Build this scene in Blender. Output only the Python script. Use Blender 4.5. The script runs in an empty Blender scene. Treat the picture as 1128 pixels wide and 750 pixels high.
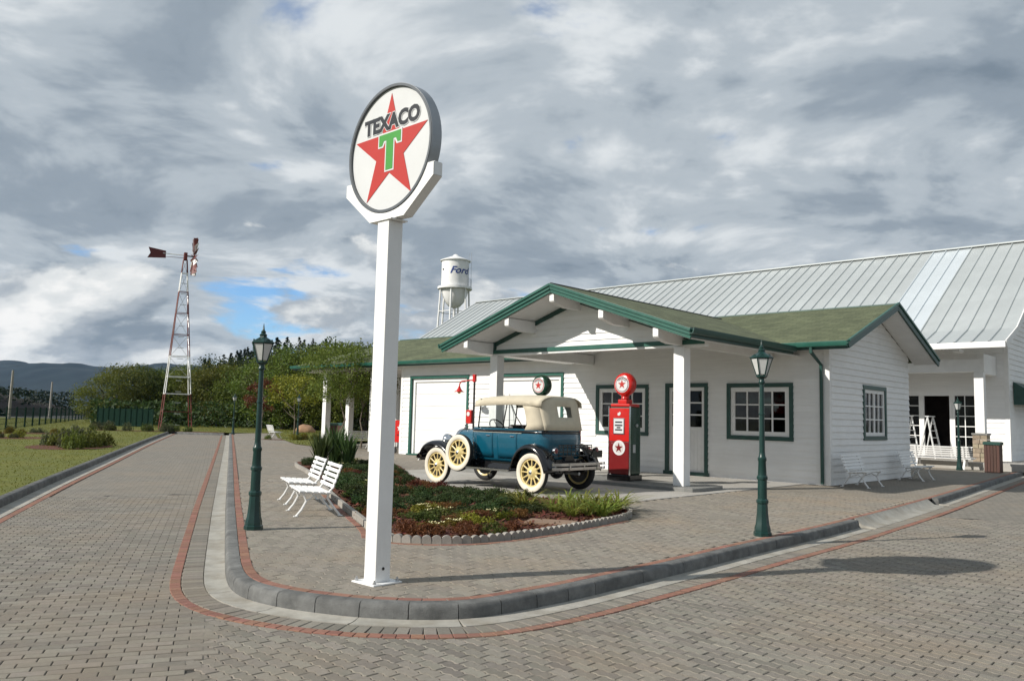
import bpy, bmesh, math, random
from mathutils import Vector, Matrix, noise
R_ = math.radians
scene = bpy.context.scene
COL = scene.collection

# ------------------------------------------------------------------ camera
PITCH, ROLL, FPX, CAMZ, WALK = R_(5.392), R_(1.347), 897.6, 1.618, 0.125
_f = Vector((0, math.cos(PITCH), math.sin(PITCH))); _r = Vector((1, 0, 0)); _u = _r.cross(_f)
CR = math.cos(ROLL) * _r + math.sin(ROLL) * _u
CU = -math.sin(ROLL) * _r + math.cos(ROLL) * _u
CAM = Vector((0, 0, CAMZ))
cam = bpy.data.cameras.new('camera'); cam_o = bpy.data.objects.new('camera', cam); COL.objects.link(cam_o)
cam_o.matrix_world = Matrix.Translation(CAM) @ Matrix((CR, CU, -_f)).transposed().to_4x4()
cam.sensor_width = 36; cam.lens = 36 * FPX / 1128; cam.clip_start = 0.05; cam.clip_end = 12000
scene.camera = cam_o

def pix_ray(x, y): return _f + CR * ((x - 564) / FPX) - CU * ((y - 375) / FPX)
def gnd(x, y, z=WALK):
    d = pix_ray(x, y); t = (z - CAMZ) / d.z; return CAM + d * t
def at_depth(x, depth, z=WALK):           # ground point seen in pixel column x at a given distance
    d = pix_ray(x, 450); t = depth / d.y; p = CAM + d * t; return Vector((p.x, p.y, z))

# ------------------------------------------------------------------ world, sun, exposure
SUN_EL = R_(32.4)      # direction towards the sun on the ground: (-0.928, -0.372)
world = bpy.data.worlds.new('World'); scene.world = world; world.use_nodes = True
def build_world():
    nt = world.node_tree; N = nt.nodes; L = nt.links; N.clear()
    out = N.new('ShaderNodeOutputWorld'); bg = N.new('ShaderNodeBackground'); bg.inputs['Strength'].default_value = 0.1; L.new(bg.outputs[0], out.inputs[0])
    sky = N.new('ShaderNodeTexSky'); sky.sky_type = 'NISHITA'; sky.sun_disc = False; sky.sun_elevation = SUN_EL; sky.sun_rotation = math.atan2(-0.928, -0.372); sky.air_density = 1.0; sky.dust_density = 0.1; sky.ozone_density = 1.5
    tc = N.new('ShaderNodeTexCoord'); D = tc.outputs['Generated']
    def math_(op, a, b=None, c=None, clamp=False):
        n = N.new('ShaderNodeMath'); n.operation = op; n.use_clamp = clamp
        for i, v in enumerate((a, b, c)):
            if v is None: continue
            if isinstance(v, (int, float)): n.inputs[i].default_value = v
            else: L.new(v, n.inputs[i])
        return n.outputs[0]
    def vmath(op, a, b=None, scale=None):
        n = N.new('ShaderNodeVectorMath'); n.operation = op
        for i, v in enumerate((a, b)):
            if v is None: continue
            if isinstance(v, tuple): n.inputs[i].default_value = v
            else: L.new(v, n.inputs[i])
        if scale is not None:
            if isinstance(scale, (int, float)): n.inputs['Scale'].default_value = scale
            else: L.new(scale, n.inputs['Scale'])
        return n.outputs[0]
    def fbm(vec, scale, detail, rough, dist=0.0, lac=2.0):
        n = N.new('ShaderNodeTexNoise'); n.inputs['Scale'].default_value = scale; n.inputs['Detail'].default_value = detail; n.inputs['Roughness'].default_value = rough; n.inputs['Distortion'].default_value = dist; n.inputs['Lacunarity'].default_value = lac
        L.new(vec, n.inputs['Vector']); return n.outputs['Fac']
    def ramp(v, pts):
        n = N.new('ShaderNodeValToRGB'); e = n.color_ramp.elements
        while len(e) < len(pts): e.new(0.5)
        for k, (p, c) in enumerate(pts): e[k].position = p; e[k].color = (*c, 1) if isinstance(c, tuple) else (c, c, c, 1)
        n.color_ramp.interpolation = 'EASE'; L.new(v, n.inputs[0]); return n.outputs[0]
    def mix(f, a, b):
        n = N.new('ShaderNodeMix'); n.data_type = 'RGBA'; L.new(f, n.inputs['Factor'])
        for s, v in (('A', a), ('B', b)):
            if isinstance(v, tuple): n.inputs[s].default_value = (*v, 1)
            else: L.new(v, n.inputs[s])
        return n.outputs['Result']
    sx = N.new('ShaderNodeSeparateXYZ'); L.new(D, sx.inputs[0]); z = sx.outputs['Z']
    zz = math_('MAXIMUM', math_('ADD', z, 0.20), 0.05); inv = math_('DIVIDE', 1.0, zz)
    P = vmath('SCALE', D, scale=inv)                       # cloud deck seen in perspective
    cmb = N.new('ShaderNodeSeparateXYZ'); L.new(P, cmb.inputs[0]); cc = N.new('ShaderNodeCombineXYZ'); L.new(cmb.outputs['X'], cc.inputs['X']); L.new(cmb.outputs['Y'], cc.inputs['Y'])
    Q = vmath('ADD', cc.outputs[0], (SKY_OX, SKY_OY, 0.0))
    # high broken deck
    d1 = fbm(Q, 1.75, 10, 0.54, 0.3); sunward = (-0.92 * 0.09, -0.40 * 0.09, 0.0)
    d1b = fbm(vmath('ADD', Q, sunward), 1.75, 10, 0.54, 0.3)
    big = fbm(vmath('ADD', Q, (3.7, 1.3, 0.0)), 0.30, 3, 0.5)
    hg = N.new('ShaderNodeMapRange'); hg.inputs['From Min'].default_value = 0.0; hg.inputs['From Max'].default_value = 0.20; hg.inputs['To Min'].default_value = -0.17; hg.inputs['To Max'].default_value = 0.02; L.new(z, hg.inputs['Value'])
    dens = math_('ADD', math_('ADD', d1, hg.outputs[0]), math_('MULTIPLY', math_('SUBTRACT', big, 0.5), 0.5))
    cover = ramp(dens, [(0.27, 0.0), (0.37, 1.0)])
    lit = math_('MULTIPLY_ADD', math_('SUBTRACT', d1, d1b), 4.6, 0.54, clamp=True)
    thick = ramp(dens, [(0.33, 1.0), (0.48, 0.55), (0.64, 0.12)])   # thin cloud is bright, thick cloud is grey
    val = math_('ADD', math_('MULTIPLY', thick, 0.52), math_('MULTIPLY', lit, 0.50), clamp=True)
    deck = ramp(val, [(0.16, (1.38, 1.74, 2.12)), (0.40, (2.08, 2.46, 2.85)), (0.60, (3.15, 3.52, 3.85)), (0.84, (5.0, 5.25, 5.4))])
    # cumulus banks low over the horizon
    az = vmath('MULTIPLY', D, (1.0, 1.0, 2.1)); C3 = vmath('ADD', az, (CU_OX, CU_OY, 0.0))
    c1 = fbm(C3, 3.6, 9, 0.54, 0.2); c1s = fbm(vmath('ADD', C3, (-0.05, -0.02, 0.065)), 3.6, 9, 0.54, 0.2)
    low = ramp(z, [(0.0, 0.12), (0.10, 0.05), (0.19, -0.0), (0.30, 0.0)])
    lowm = N.new('ShaderNodeMapRange'); lowm.inputs['From Min'].default_value = 0.12; lowm.inputs['From Max'].default_value = 0.26; lowm.inputs['To Min'].default_value = 0.03; lowm.inputs['To Max'].default_value = -0.30; L.new(z, lowm.inputs['Value'])
    cd = math_('ADD', c1, lowm.outputs[0]); ccov = ramp(cd, [(0.475, 0.0), (0.53, 1.0)])
    clit = math_('MULTIPLY_ADD', math_('SUBTRACT', c1, c1s), 4.2, 0.46, clamp=True)
    cum = ramp(clit, [(0.08, (1.75, 2.1, 2.45)), (0.42, (2.9, 3.2, 3.5)), (0.75, (5.2, 5.35, 5.35)), (1.0, (6.6, 6.55, 6.4))])
    skyc = vmath('MULTIPLY', sky.outputs[0], (0.60 * SKY_GAIN, 0.80 * SKY_GAIN, 1.05 * SKY_GAIN))
    a = mix(cover, skyc, deck); b = mix(ccov, a, cum)
    # below the horizon: dull ground light
    hz = ramp(z, [(0.0, 0.0), (0.012, 1.0)])
    L.new(mix(hz, (1.2, 1.25, 1.2), b), bg.inputs['Color'])
SKY_OX, SKY_OY, CU_OX, CU_OY, SKY_GAIN = 71.4, 17.3, 9.7, 2.1, 1.0
build_world()

sl = bpy.data.lights.new('sun', 'SUN'); sl.energy = 3.4; sl.angle = R_(0.55); sl.color = (1.0, 0.945, 0.86)
so = bpy.data.objects.new('sun', sl); COL.objects.link(so)
sd = Vector((-0.928, -0.372, 0)).normalized() * math.cos(SUN_EL) + Vector((0, 0, math.sin(SUN_EL)))
so.rotation_euler = sd.to_track_quat('Z', 'Y').to_euler(); so.location = (-30, -15, 40)
vs = scene.view_settings; vs.view_transform = 'Standard'; vs.look = 'None'; vs.exposure = 0.58; vs.gamma = 1.0; vs.use_curve_mapping = False
scene.cycles.max_bounces = 6; scene.cycles.diffuse_bounces = 3; scene.cycles.glossy_bounces = 3
scene.cycles.transmission_bounces = 6; scene.cycles.transparent_max_bounces = 8
scene.cycles.use_denoising = True

# ------------------------------------------------------------------ materials
MAT = {}
def nodes_of(m):
    nt = m.node_tree; return nt, nt.nodes, nt.links
def mat(name, col, rough=0.6, var=0.0, scale=6.0, bump=0.0, bscale=None, metal=0.0, coat=0.0, spec=0.5, island=0.0,
        dirt=None, dirt_scale=1.5, dirt_amt=0.5, stretch=None, trans=0.0, detail=5.0):
    """principled material; colour noise, per-island tint, stains, fine bump"""
    m = bpy.data.materials.new(name); m.use_nodes = True; MAT[name] = m
    nt, N, L = nodes_of(m); b = N['Principled BSDF']
    b.inputs['Roughness'].default_value = rough; b.inputs['Metallic'].default_value = metal
    b.inputs['Coat Weight'].default_value = coat; b.inputs['Specular IOR Level'].default_value = spec
    if trans:
        b.inputs['Transmission Weight'].default_value = trans
    tc = N.new('ShaderNodeTexCoord'); src = tc.outputs['Object']
    if stretch:
        mp = N.new('ShaderNodeMapping'); mp.inputs['Scale'].default_value = stretch; L.new(src, mp.inputs[0]); src = mp.outputs[0]
    cur = None
    if var:
        nz = N.new('ShaderNodeTexNoise'); nz.inputs['Scale'].default_value = scale; nz.inputs['Detail'].default_value = detail; nz.inputs['Roughness'].default_value = 0.62
        L.new(src, nz.inputs['Vector'])
        rp = N.new('ShaderNodeValToRGB'); e = rp.color_ramp.elements
        e[0].position = 0.28; e[1].position = 0.72
        e[0].color = (*[c * (1 - var) for c in col], 1); e[1].color = (*[min(1, c * (1 + var)) for c in col], 1)
        L.new(nz.outputs['Fac'], rp.inputs[0]); cur = rp.outputs[0]
    else:
        rgb = N.new('ShaderNodeRGB'); rgb.outputs[0].default_value = (*col, 1); cur = rgb.outputs[0]
    if island:
        g = N.new('ShaderNodeNewGeometry'); oi = N.new('ShaderNodeObjectInfo')
        ad = N.new('ShaderNodeMath'); ad.operation = 'ADD'; L.new(g.outputs['Random Per Island'], ad.inputs[0]); L.new(oi.outputs['Random'], ad.inputs[1])
        fr = N.new('ShaderNodeMath'); fr.operation = 'FRACT'; L.new(ad.outputs[0], fr.inputs[0])
        mr = N.new('ShaderNodeMapRange'); mr.inputs['To Min'].default_value = 1 - island; mr.inputs['To Max'].default_value = 1 + island
        L.new(fr.outputs[0], mr.inputs['Value'])
        hs = N.new('ShaderNodeHueSaturation'); L.new(cur, hs.inputs['Color']); L.new(mr.outputs[0], hs.inputs['Value'])
        m2 = N.new('ShaderNodeMath'); m2.operation = 'MULTIPLY'; m2.inputs[1].default_value = 7.31; L.new(fr.outputs[0], m2.inputs[0])
        f2 = N.new('ShaderNodeMath'); f2.operation = 'FRACT'; L.new(m2.outputs[0], f2.inputs[0])
        mh = N.new('ShaderNodeMapRange'); mh.inputs['To Min'].default_value = 0.5 - island * 0.075; mh.inputs['To Max'].default_value = 0.5 + island * 0.075
        L.new(f2.outputs[0], mh.inputs['Value']); L.new(mh.outputs[0], hs.inputs['Hue'])
        cur = hs.outputs[0]
    if dirt:
        nz2 = N.new('ShaderNodeTexNoise'); nz2.inputs['Scale'].default_value = dirt_scale; nz2.inputs['Detail'].default_value = 6; nz2.inputs['Roughness'].default_value = 0.65
        g2 = N.new('ShaderNodeNewGeometry'); L.new(g2.outputs['Position'], nz2.inputs['Vector'])
        rp2 = N.new('ShaderNodeValToRGB'); rp2.color_ramp.elements[0].position = 0.46; rp2.color_ramp.elements[1].position = 0.72
        rp2.color_ramp.elements[1].color = (dirt_amt, dirt_amt, dirt_amt, 1)
        L.new(nz2.outputs['Fac'], rp2.inputs[0])
        mx = N.new('ShaderNodeMix'); mx.data_type = 'RGBA'; L.new(rp2.outputs[0], mx.inputs['Factor']); L.new(cur, mx.inputs['A']); mx.inputs['B'].default_value = (*dirt, 1)
        cur = mx.outputs['Result']
    L.new(cur, b.inputs['Base Color'])
    if bump:
        nb = N.new('ShaderNodeTexNoise'); nb.inputs['Scale'].default_value = bscale or scale * 6; nb.inputs['Detail'].default_value = 4
        L.new(src, nb.inputs['Vector'])
        bp = N.new('ShaderNodeBump'); bp.inputs['Strength'].default_value = min(1, bump); bp.inputs['Distance'].default_value = 0.01
        L.new(nb.outputs['Fac'], bp.inputs['Height']); L.new(bp.outputs[0], b.inputs['Normal'])
    return m

def leaf_mat(name, c1, c2, hue=0.03, rough=0.55, trl=0.35):
    m = bpy.data.materials.new(name); m.use_nodes = True; MAT[name] = m
    nt, N, L = nodes_of(m); b = N['Principled BSDF']; out = N['Material Output']
    g = N.new('ShaderNodeNewGeometry'); oi = N.new('ShaderNodeObjectInfo')
    mx = N.new('ShaderNodeMix'); mx.data_type = 'RGBA'; mx.inputs['A'].default_value = (*c1, 1); mx.inputs['B'].default_value = (*c2, 1)
    tc = N.new('ShaderNodeTexCoord'); nz = N.new('ShaderNodeTexNoise'); nz.inputs['Scale'].default_value = 1.3; L.new(tc.outputs['Object'], nz.inputs['Vector'])
    a1 = N.new('ShaderNodeMath'); a1.operation = 'MULTIPLY_ADD'; a1.inputs[1].default_value = 0.55; L.new(g.outputs['Random Per Island'], a1.inputs[0]); 
    a2 = N.new('ShaderNodeMath'); a2.operation = 'MULTIPLY_ADD'; a2.inputs[1].default_value = 0.9; a2.inputs[2].default_value = -0.22; L.new(nz.outputs['Fac'], a2.inputs[0])
    L.new(a2.outputs[0], a1.inputs[2]); L.new(a1.outputs[0], mx.inputs['Factor'])
    hs = N.new('ShaderNodeHueSaturation'); L.new(mx.outputs['Result'], hs.inputs['Color'])
    mr = N.new('ShaderNodeMapRange'); mr.inputs['To Min'].default_value = 0.5 - hue; mr.inputs['To Max'].default_value = 0.5 + hue; L.new(oi.outputs['Random'], mr.inputs['Value']); L.new(mr.outputs[0], hs.inputs['Hue'])
    mv = N.new('ShaderNodeMapRange'); mv.inputs['To Min'].default_value = 0.75; mv.inputs['To Max'].default_value = 1.25; L.new(oi.outputs['Random'], mv.inputs['Value']); L.new(mv.outputs[0], hs.inputs['Value'])
    L.new(hs.outputs[0], b.inputs['Base Color']); b.inputs['Roughness'].default_value = rough; b.inputs['Specular IOR Level'].default_value = 0.3
    tr = N.new('ShaderNodeBsdfTranslucent'); L.new(hs.outputs[0], tr.inputs['Color'])
    ms = N.new('ShaderNodeMixShader'); ms.inputs[0].default_value = trl; L.new(b.outputs[0], ms.inputs[1]); L.new(tr.outputs[0], ms.inputs[2]); L.new(ms.outputs[0], out.inputs['Surface'])
    return m

def glass_mat(name, tint=(0.9, 0.95, 0.95), rough=0.02, clear=0.8):
    m = bpy.data.materials.new(name); m.use_nodes = True; MAT[name] = m
    nt, N, L = nodes_of(m); out = N['Material Output']; N.remove(N['Principled BSDF'])
    t = N.new('ShaderNodeBsdfTransparent'); t.inputs[0].default_value = (*[c * clear for c in tint], 1)
    g = N.new('ShaderNodeBsdfGlossy'); g.inputs['Roughness'].default_value = rough
    fr = N.new('ShaderNodeFresnel'); fr.inputs[0].default_value = 1.5
    ms = N.new('ShaderNodeMixShader'); L.new(fr.outputs[0], ms.inputs[0]); L.new(t.outputs[0], ms.inputs[1]); L.new(g.outputs[0], ms.inputs[2]); L.new(ms.outputs[0], out.inputs['Surface'])
    return m

WHITE = mat('white_paint', (0.83, 0.83, 0.82), 0.5, var=0.05, scale=2.5, bump=0.15, bscale=60, dirt=(0.62, 0.60, 0.56), dirt_scale=0.9, dirt_amt=0.35)
WHITE_WOOD = mat('white_siding_paint', (0.84, 0.84, 0.83), 0.5, var=0.05, scale=3, bump=0.3, bscale=40, island=0.03, stretch=(0.3, 1, 4), dirt=(0.66, 0.64, 0.60), dirt_scale=0.8, dirt_amt=0.35)
GREEN = mat('green_paint', (0.018, 0.098, 0.072), 0.38, var=0.15, scale=3, bump=0.08, bscale=50, dirt=(0.05, 0.13, 0.105), dirt_scale=3, dirt_amt=0.5)
DGREEN = mat('dark_green_trim', (0.022, 0.070, 0.058), 0.42, var=0.15, scale=3, bump=0.08, bscale=50)
LAMPG = mat('lamp_green_paint', (0.006, 0.034, 0.029), 0.35, var=0.2, scale=5, bump=0.1, bscale=60)
BLACK = mat('black_enamel', (0.006, 0.006, 0.007), 0.18, var=0.2, scale=4, coat=0.5)
RUBBER = mat('tyre_rubber', (0.012, 0.012, 0.012), 0.75, var=0.2, scale=20, bump=0.3, bscale=120)
WWALL = mat('white_wall_rubber', (0.70, 0.65, 0.54), 0.6, var=0.06, scale=10)
CREAMW = mat('cream_wheel_paint', (0.70, 0.56, 0.25), 0.35, var=0.05, scale=8, coat=0.3)
BLUE = mat('teal_car_paint', (0.004, 0.082, 0.135), 0.25, var=0.08, scale=3, coat=0.7)
CANVAS = mat('beige_canvas', (0.58, 0.52, 0.40), 0.85, var=0.07, scale=6, bump=0.4, bscale=260)
CHROME = mat('chrome', (0.75, 0.75, 0.76), 0.12, metal=1.0, var=0.05, scale=8)
STEEL = mat('galvanised_steel', (0.50, 0.51, 0.52), 0.42, metal=0.7, var=0.1, scale=6)
LEATHER = mat('dark_leather', (0.016, 0.013, 0.012), 0.45, var=0.25, scale=14, bump=0.3)
RED = mat('red_enamel', (0.52, 0.014, 0.010), 0.25, var=0.08, scale=3, coat=0.4)
DRED = mat('dark_red_enamel', (0.17, 0.010, 0.011), 0.28, var=0.1, scale=3, coat=0.4)
PUMPG = mat('pump_green_enamel', (0.006, 0.040, 0.022), 0.25, var=0.1, scale=3, coat=0.4)
SIGNW = mat('sign_white_face', (0.66, 0.67, 0.67), 0.28, var=0.03, scale=3, coat=0.3, dirt=(0.58, 0.58, 0.57), dirt_scale=2.2, dirt_amt=0.3)
SIGNR = mat('sign_red', (0.46, 0.034, 0.024), 0.35, var=0.05, scale=5)
SIGNG = mat('sign_green', (0.06, 0.30, 0.05), 0.35, var=0.05, scale=5)
SIGNB = mat('sign_black', (0.022, 0.024, 0.028), 0.35, var=0.1, scale=5)
RIMD = mat('sign_rim_grey', (0.16, 0.17, 0.18), 0.32, metal=0.5, var=0.1, scale=5)
FORDB = mat('tower_blue', (0.02, 0.05, 0.24), 0.5, var=0.1, scale=4)
GLASS = glass_mat('window_glass', clear=0.35, rough=0.03)
CGLASS = glass_mat('windscreen_glass', clear=0.93, rough=0.01)
LAMPGLASS = mat('frosted_lamp_glass', (0.55, 0.56, 0.55), 0.35, var=0.06, scale=12, coat=0.4)
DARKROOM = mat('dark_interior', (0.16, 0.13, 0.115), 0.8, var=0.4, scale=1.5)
PAVER = mat('grey_paver', (0.215, 0.197, 0.167), 0.88, var=0.13, scale=26, bump=0.6, bscale=170, island=0.22, dirt=(0.26, 0.205, 0.145), dirt_scale=0.5, dirt_amt=0.65, detail=8)
WPAVER = mat('walk_paver', (0.240, 0.216, 0.180), 0.88, var=0.11, scale=22, bump=0.5, bscale=170, island=0.12, dirt=(0.30, 0.225, 0.15), dirt_scale=0.45, dirt_amt=0.6, detail=8)
REDB = mat('red_paver', (0.250, 0.122, 0.085), 0.88, var=0.12, scale=22, bump=0.5, bscale=170, island=0.16, dirt=(0.24, 0.17, 0.13), dirt_scale=1.2, dirt_amt=0.45)
SAND = mat('joint_sand', (0.055, 0.050, 0.043), 0.95, var=0.3, scale=30, bump=0.4, bscale=200)
KERB = mat('kerb_concrete', (0.145, 0.147, 0.142), 0.85, var=0.28, scale=9, bump=0.7, bscale=120, island=0.12, dirt=(0.055, 0.057, 0.056), dirt_scale=3.2, dirt_amt=0.85)
GUTTER = mat('gutter_concrete', (0.37, 0.355, 0.315), 0.85, var=0.2, scale=6, bump=0.4, bscale=140, island=0.05, dirt=(0.22, 0.19, 0.14), dirt_scale=2.4, dirt_amt=0.75)
CONC = mat('apron_concrete', (0.40, 0.385, 0.355), 0.85, var=0.08, scale=4, bump=0.3, bscale=120, dirt=(0.29, 0.265, 0.225), dirt_scale=0.8, dirt_amt=0.6)
GREYC = mat('island_concrete', (0.20, 0.20, 0.19), 0.85, var=0.15, scale=5, bump=0.4, bscale=100)
EDGE = mat('edging_concrete', (0.30, 0.28, 0.25), 0.9, var=0.14, scale=20, bump=0.5, bscale=150, island=0.12)
MULCH = mat('mulch', (0.105, 0.034, 0.017), 0.95, var=0.5, scale=22, bump=1.0, bscale=60, detail=8)
LAWN = mat('lawn_soil', (0.105, 0.118, 0.012), 0.95, var=0.35, scale=5, bump=0.8, bscale=60, dirt=(0.16, 0.145, 0.016), dirt_scale=0.25, dirt_amt=0.7, detail=8)
EARTH = mat('far_ground', (0.05, 0.07, 0.02), 0.95, var=0.4, scale=0.05, detail=8)
ASPH = mat('asphalt', (0.09, 0.088, 0.085), 0.9, var=0.15, scale=3, bump=0.3)
BARK = mat('bark', (0.16, 0.13, 0.10), 0.9, var=0.35, scale=10, bump=0.8, bscale=40)
DBARK = mat('dark_bark', (0.055, 0.042, 0.032), 0.9, var=0.35, scale=8, bump=0.8, bscale=40)
BROWN = mat('brown_timber', (0.070, 0.030, 0.020), 0.55, var=0.25, scale=6, island=0.1, stretch=(6, 6, 0.6))
ROCK = mat('tan_rock', (0.33, 0.20, 0.12), 0.9, var=0.25, scale=2, bump=0.8, bscale=12)
STONE = mat('tan_stone', (0.30, 0.25, 0.18), 0.9, var=0.25, scale=8, bump=0.8, bscale=40, island=0.2)
RUST = mat('rust_red_steel', (0.15, 0.026, 0.02), 0.55, var=0.2, scale=4)
POLEW = mat('weathered_pole', (0.30, 0.28, 0.25), 0.85, var=0.2, scale=4)
FENCE = mat('fence_green', (0.006, 0.022, 0.015), 0.9, var=0.2, scale=4, spec=0.1)
BRASS = mat('brass', (0.45, 0.28, 0.08), 0.3, metal=0.9, var=0.1, scale=6)
DARK = mat('dark_iron', (0.02, 0.02, 0.02), 0.5, var=0.2, scale=6)
MOUNT = mat('forested_mountain', (0.009, 0.017, 0.017), 0.95, var=0.45, scale=0.02, bump=1.0, bscale=0.12, detail=9)
TAPE = mat('ladder_aluminium', (0.72, 0.73, 0.73), 0.4, metal=0.3)
FLOWER = mat('cream_flower', (0.75, 0.70, 0.38), 0.6, var=0.1, scale=5)

def shingle_mat():
    m = bpy.data.materials.new('green_shingle'); m.use_nodes = True
    nt, N, L = nodes_of(m); b = N['Principled BSDF']; b.inputs['Roughness'].default_value = 0.9
    uv = N.new('ShaderNodeUVMap')
    br = N.new('ShaderNodeTexBrick'); br.inputs['Scale'].default_value = 1.0; br.inputs['Brick Width'].default_value = 0.33; br.inputs['Row Height'].default_value = 0.14
    br.inputs['Mortar Size'].default_value = 0.006; br.inputs['Color1'].default_value = (0.080, 0.094, 0.048, 1); br.inputs['Color2'].default_value = (0.125, 0.142, 0.076, 1); br.inputs['Mortar'].default_value = (0.035, 0.045, 0.02, 1)
    br.inputs['Bias'].default_value = 0.0
    L.new(uv.outputs[0], br.inputs['Vector'])
    nz = N.new('ShaderNodeTexNoise'); nz.inputs['Scale'].default_value = 0.8; nz.inputs['Detail'].default_value = 8; nz.inputs['Roughness'].default_value = 0.7; L.new(uv.outputs[0], nz.inputs['Vector'])
    mr = N.new('ShaderNodeMapRange'); mr.inputs['From Min'].default_value = 0.3; mr.inputs['From Max'].default_value = 0.7; mr.inputs['To Min'].default_value = 0.72; mr.inputs['To Max'].default_value = 1.28; L.new(nz.outputs['Fac'], mr.inputs['Value'])
    hs = N.new('ShaderNodeHueSaturation'); L.new(br.outputs['Color'], hs.inputs['Color']); L.new(mr.outputs[0], hs.inputs['Value']); L.new(hs.outputs[0], b.inputs['Base Color'])
    n2 = N.new('ShaderNodeTexNoise'); n2.inputs['Scale'].default_value = 60; L.new(uv.outputs[0], n2.inputs['Vector'])
    # each course steps down towards its lower edge
    sp = N.new('ShaderNodeSeparateXYZ'); L.new(uv.outputs[0], sp.inputs[0])
    dv = N.new('ShaderNodeMath'); dv.operation = 'DIVIDE'; dv.inputs[1].default_value = 0.14; L.new(sp.outputs['Y'], dv.inputs[0])
    fc = N.new('ShaderNodeMath'); fc.operation = 'FRACT'; L.new(dv.outputs[0], fc.inputs[0])
    iv = N.new('ShaderNodeMath'); iv.operation = 'SUBTRACT'; iv.inputs[0].default_value = 1.0; L.new(fc.outputs[0], iv.inputs[1])
    ad = N.new('ShaderNodeMath'); ad.operation = 'MULTIPLY_ADD'; ad.inputs[1].default_value = 0.4; L.new(n2.outputs['Fac'], ad.inputs[0]); L.new(iv.outputs[0], ad.inputs[2])
    bp = N.new('ShaderNodeBump'); bp.inputs['Strength'].default_value = 0.8; bp.inputs['Distance'].default_value = 0.02; L.new(ad.outputs[0], bp.inputs['Height']); L.new(bp.outputs[0], b.inputs['Normal'])
    return m
SHINGLE = shingle_mat()

def far_paver_mat(name, col, rot, bw, bh):
    m = bpy.data.materials.new(name); m.use_nodes = True
    nt, N, L = nodes_of(m); b = N['Principled BSDF']; b.inputs['Roughness'].default_value = 0.9
    g = N.new('ShaderNodeNewGeometry'); mp = N.new('ShaderNodeMapping'); mp.inputs['Rotation'].default_value = (0, 0, -rot); L.new(g.outputs['Position'], mp.inputs[0])
    br = N.new('ShaderNodeTexBrick'); br.inputs['Scale'].default_value = 1; br.inputs['Brick Width'].default_value = bw; br.inputs['Row Height'].default_value = bh; br.inputs['Mortar Size'].default_value = 0.006
    br.inputs['Color1'].default_value = (*[c * 0.86 for c in col], 1); br.inputs['Color2'].default_value = (*[c * 1.14 for c in col], 1); br.inputs['Mortar'].default_value = (*[c * 0.35 for c in col], 1)
    L.new(mp.outputs[0], br.inputs['Vector'])
    nz = N.new('ShaderNodeTexNoise'); nz.inputs['Scale'].default_value = 0.35; nz.inputs['Detail'].default_value = 6; nz.inputs['Roughness'].default_value = 0.65; L.new(g.outputs['Position'], nz.inputs['Vector'])
    rp = N.new('ShaderNodeValToRGB'); rp.color_ramp.elements[0].position = 0.46; rp.color_ramp.elements[1].position = 0.72; rp.color_ramp.elements[1].color = (0.5, 0.5, 0.5, 1); L.new(nz.outputs['Fac'], rp.inputs[0])
    mx = N.new('ShaderNodeMix'); mx.data_type = 'RGBA'; L.new(rp.outputs[0], mx.inputs['Factor']); L.new(br.outputs['Color'], mx.inputs['A']); mx.inputs['B'].default_value = (0.27, 0.215, 0.155, 1)
    L.new(mx.outputs['Result'], b.inputs['Base Color'])
    return m

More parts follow.
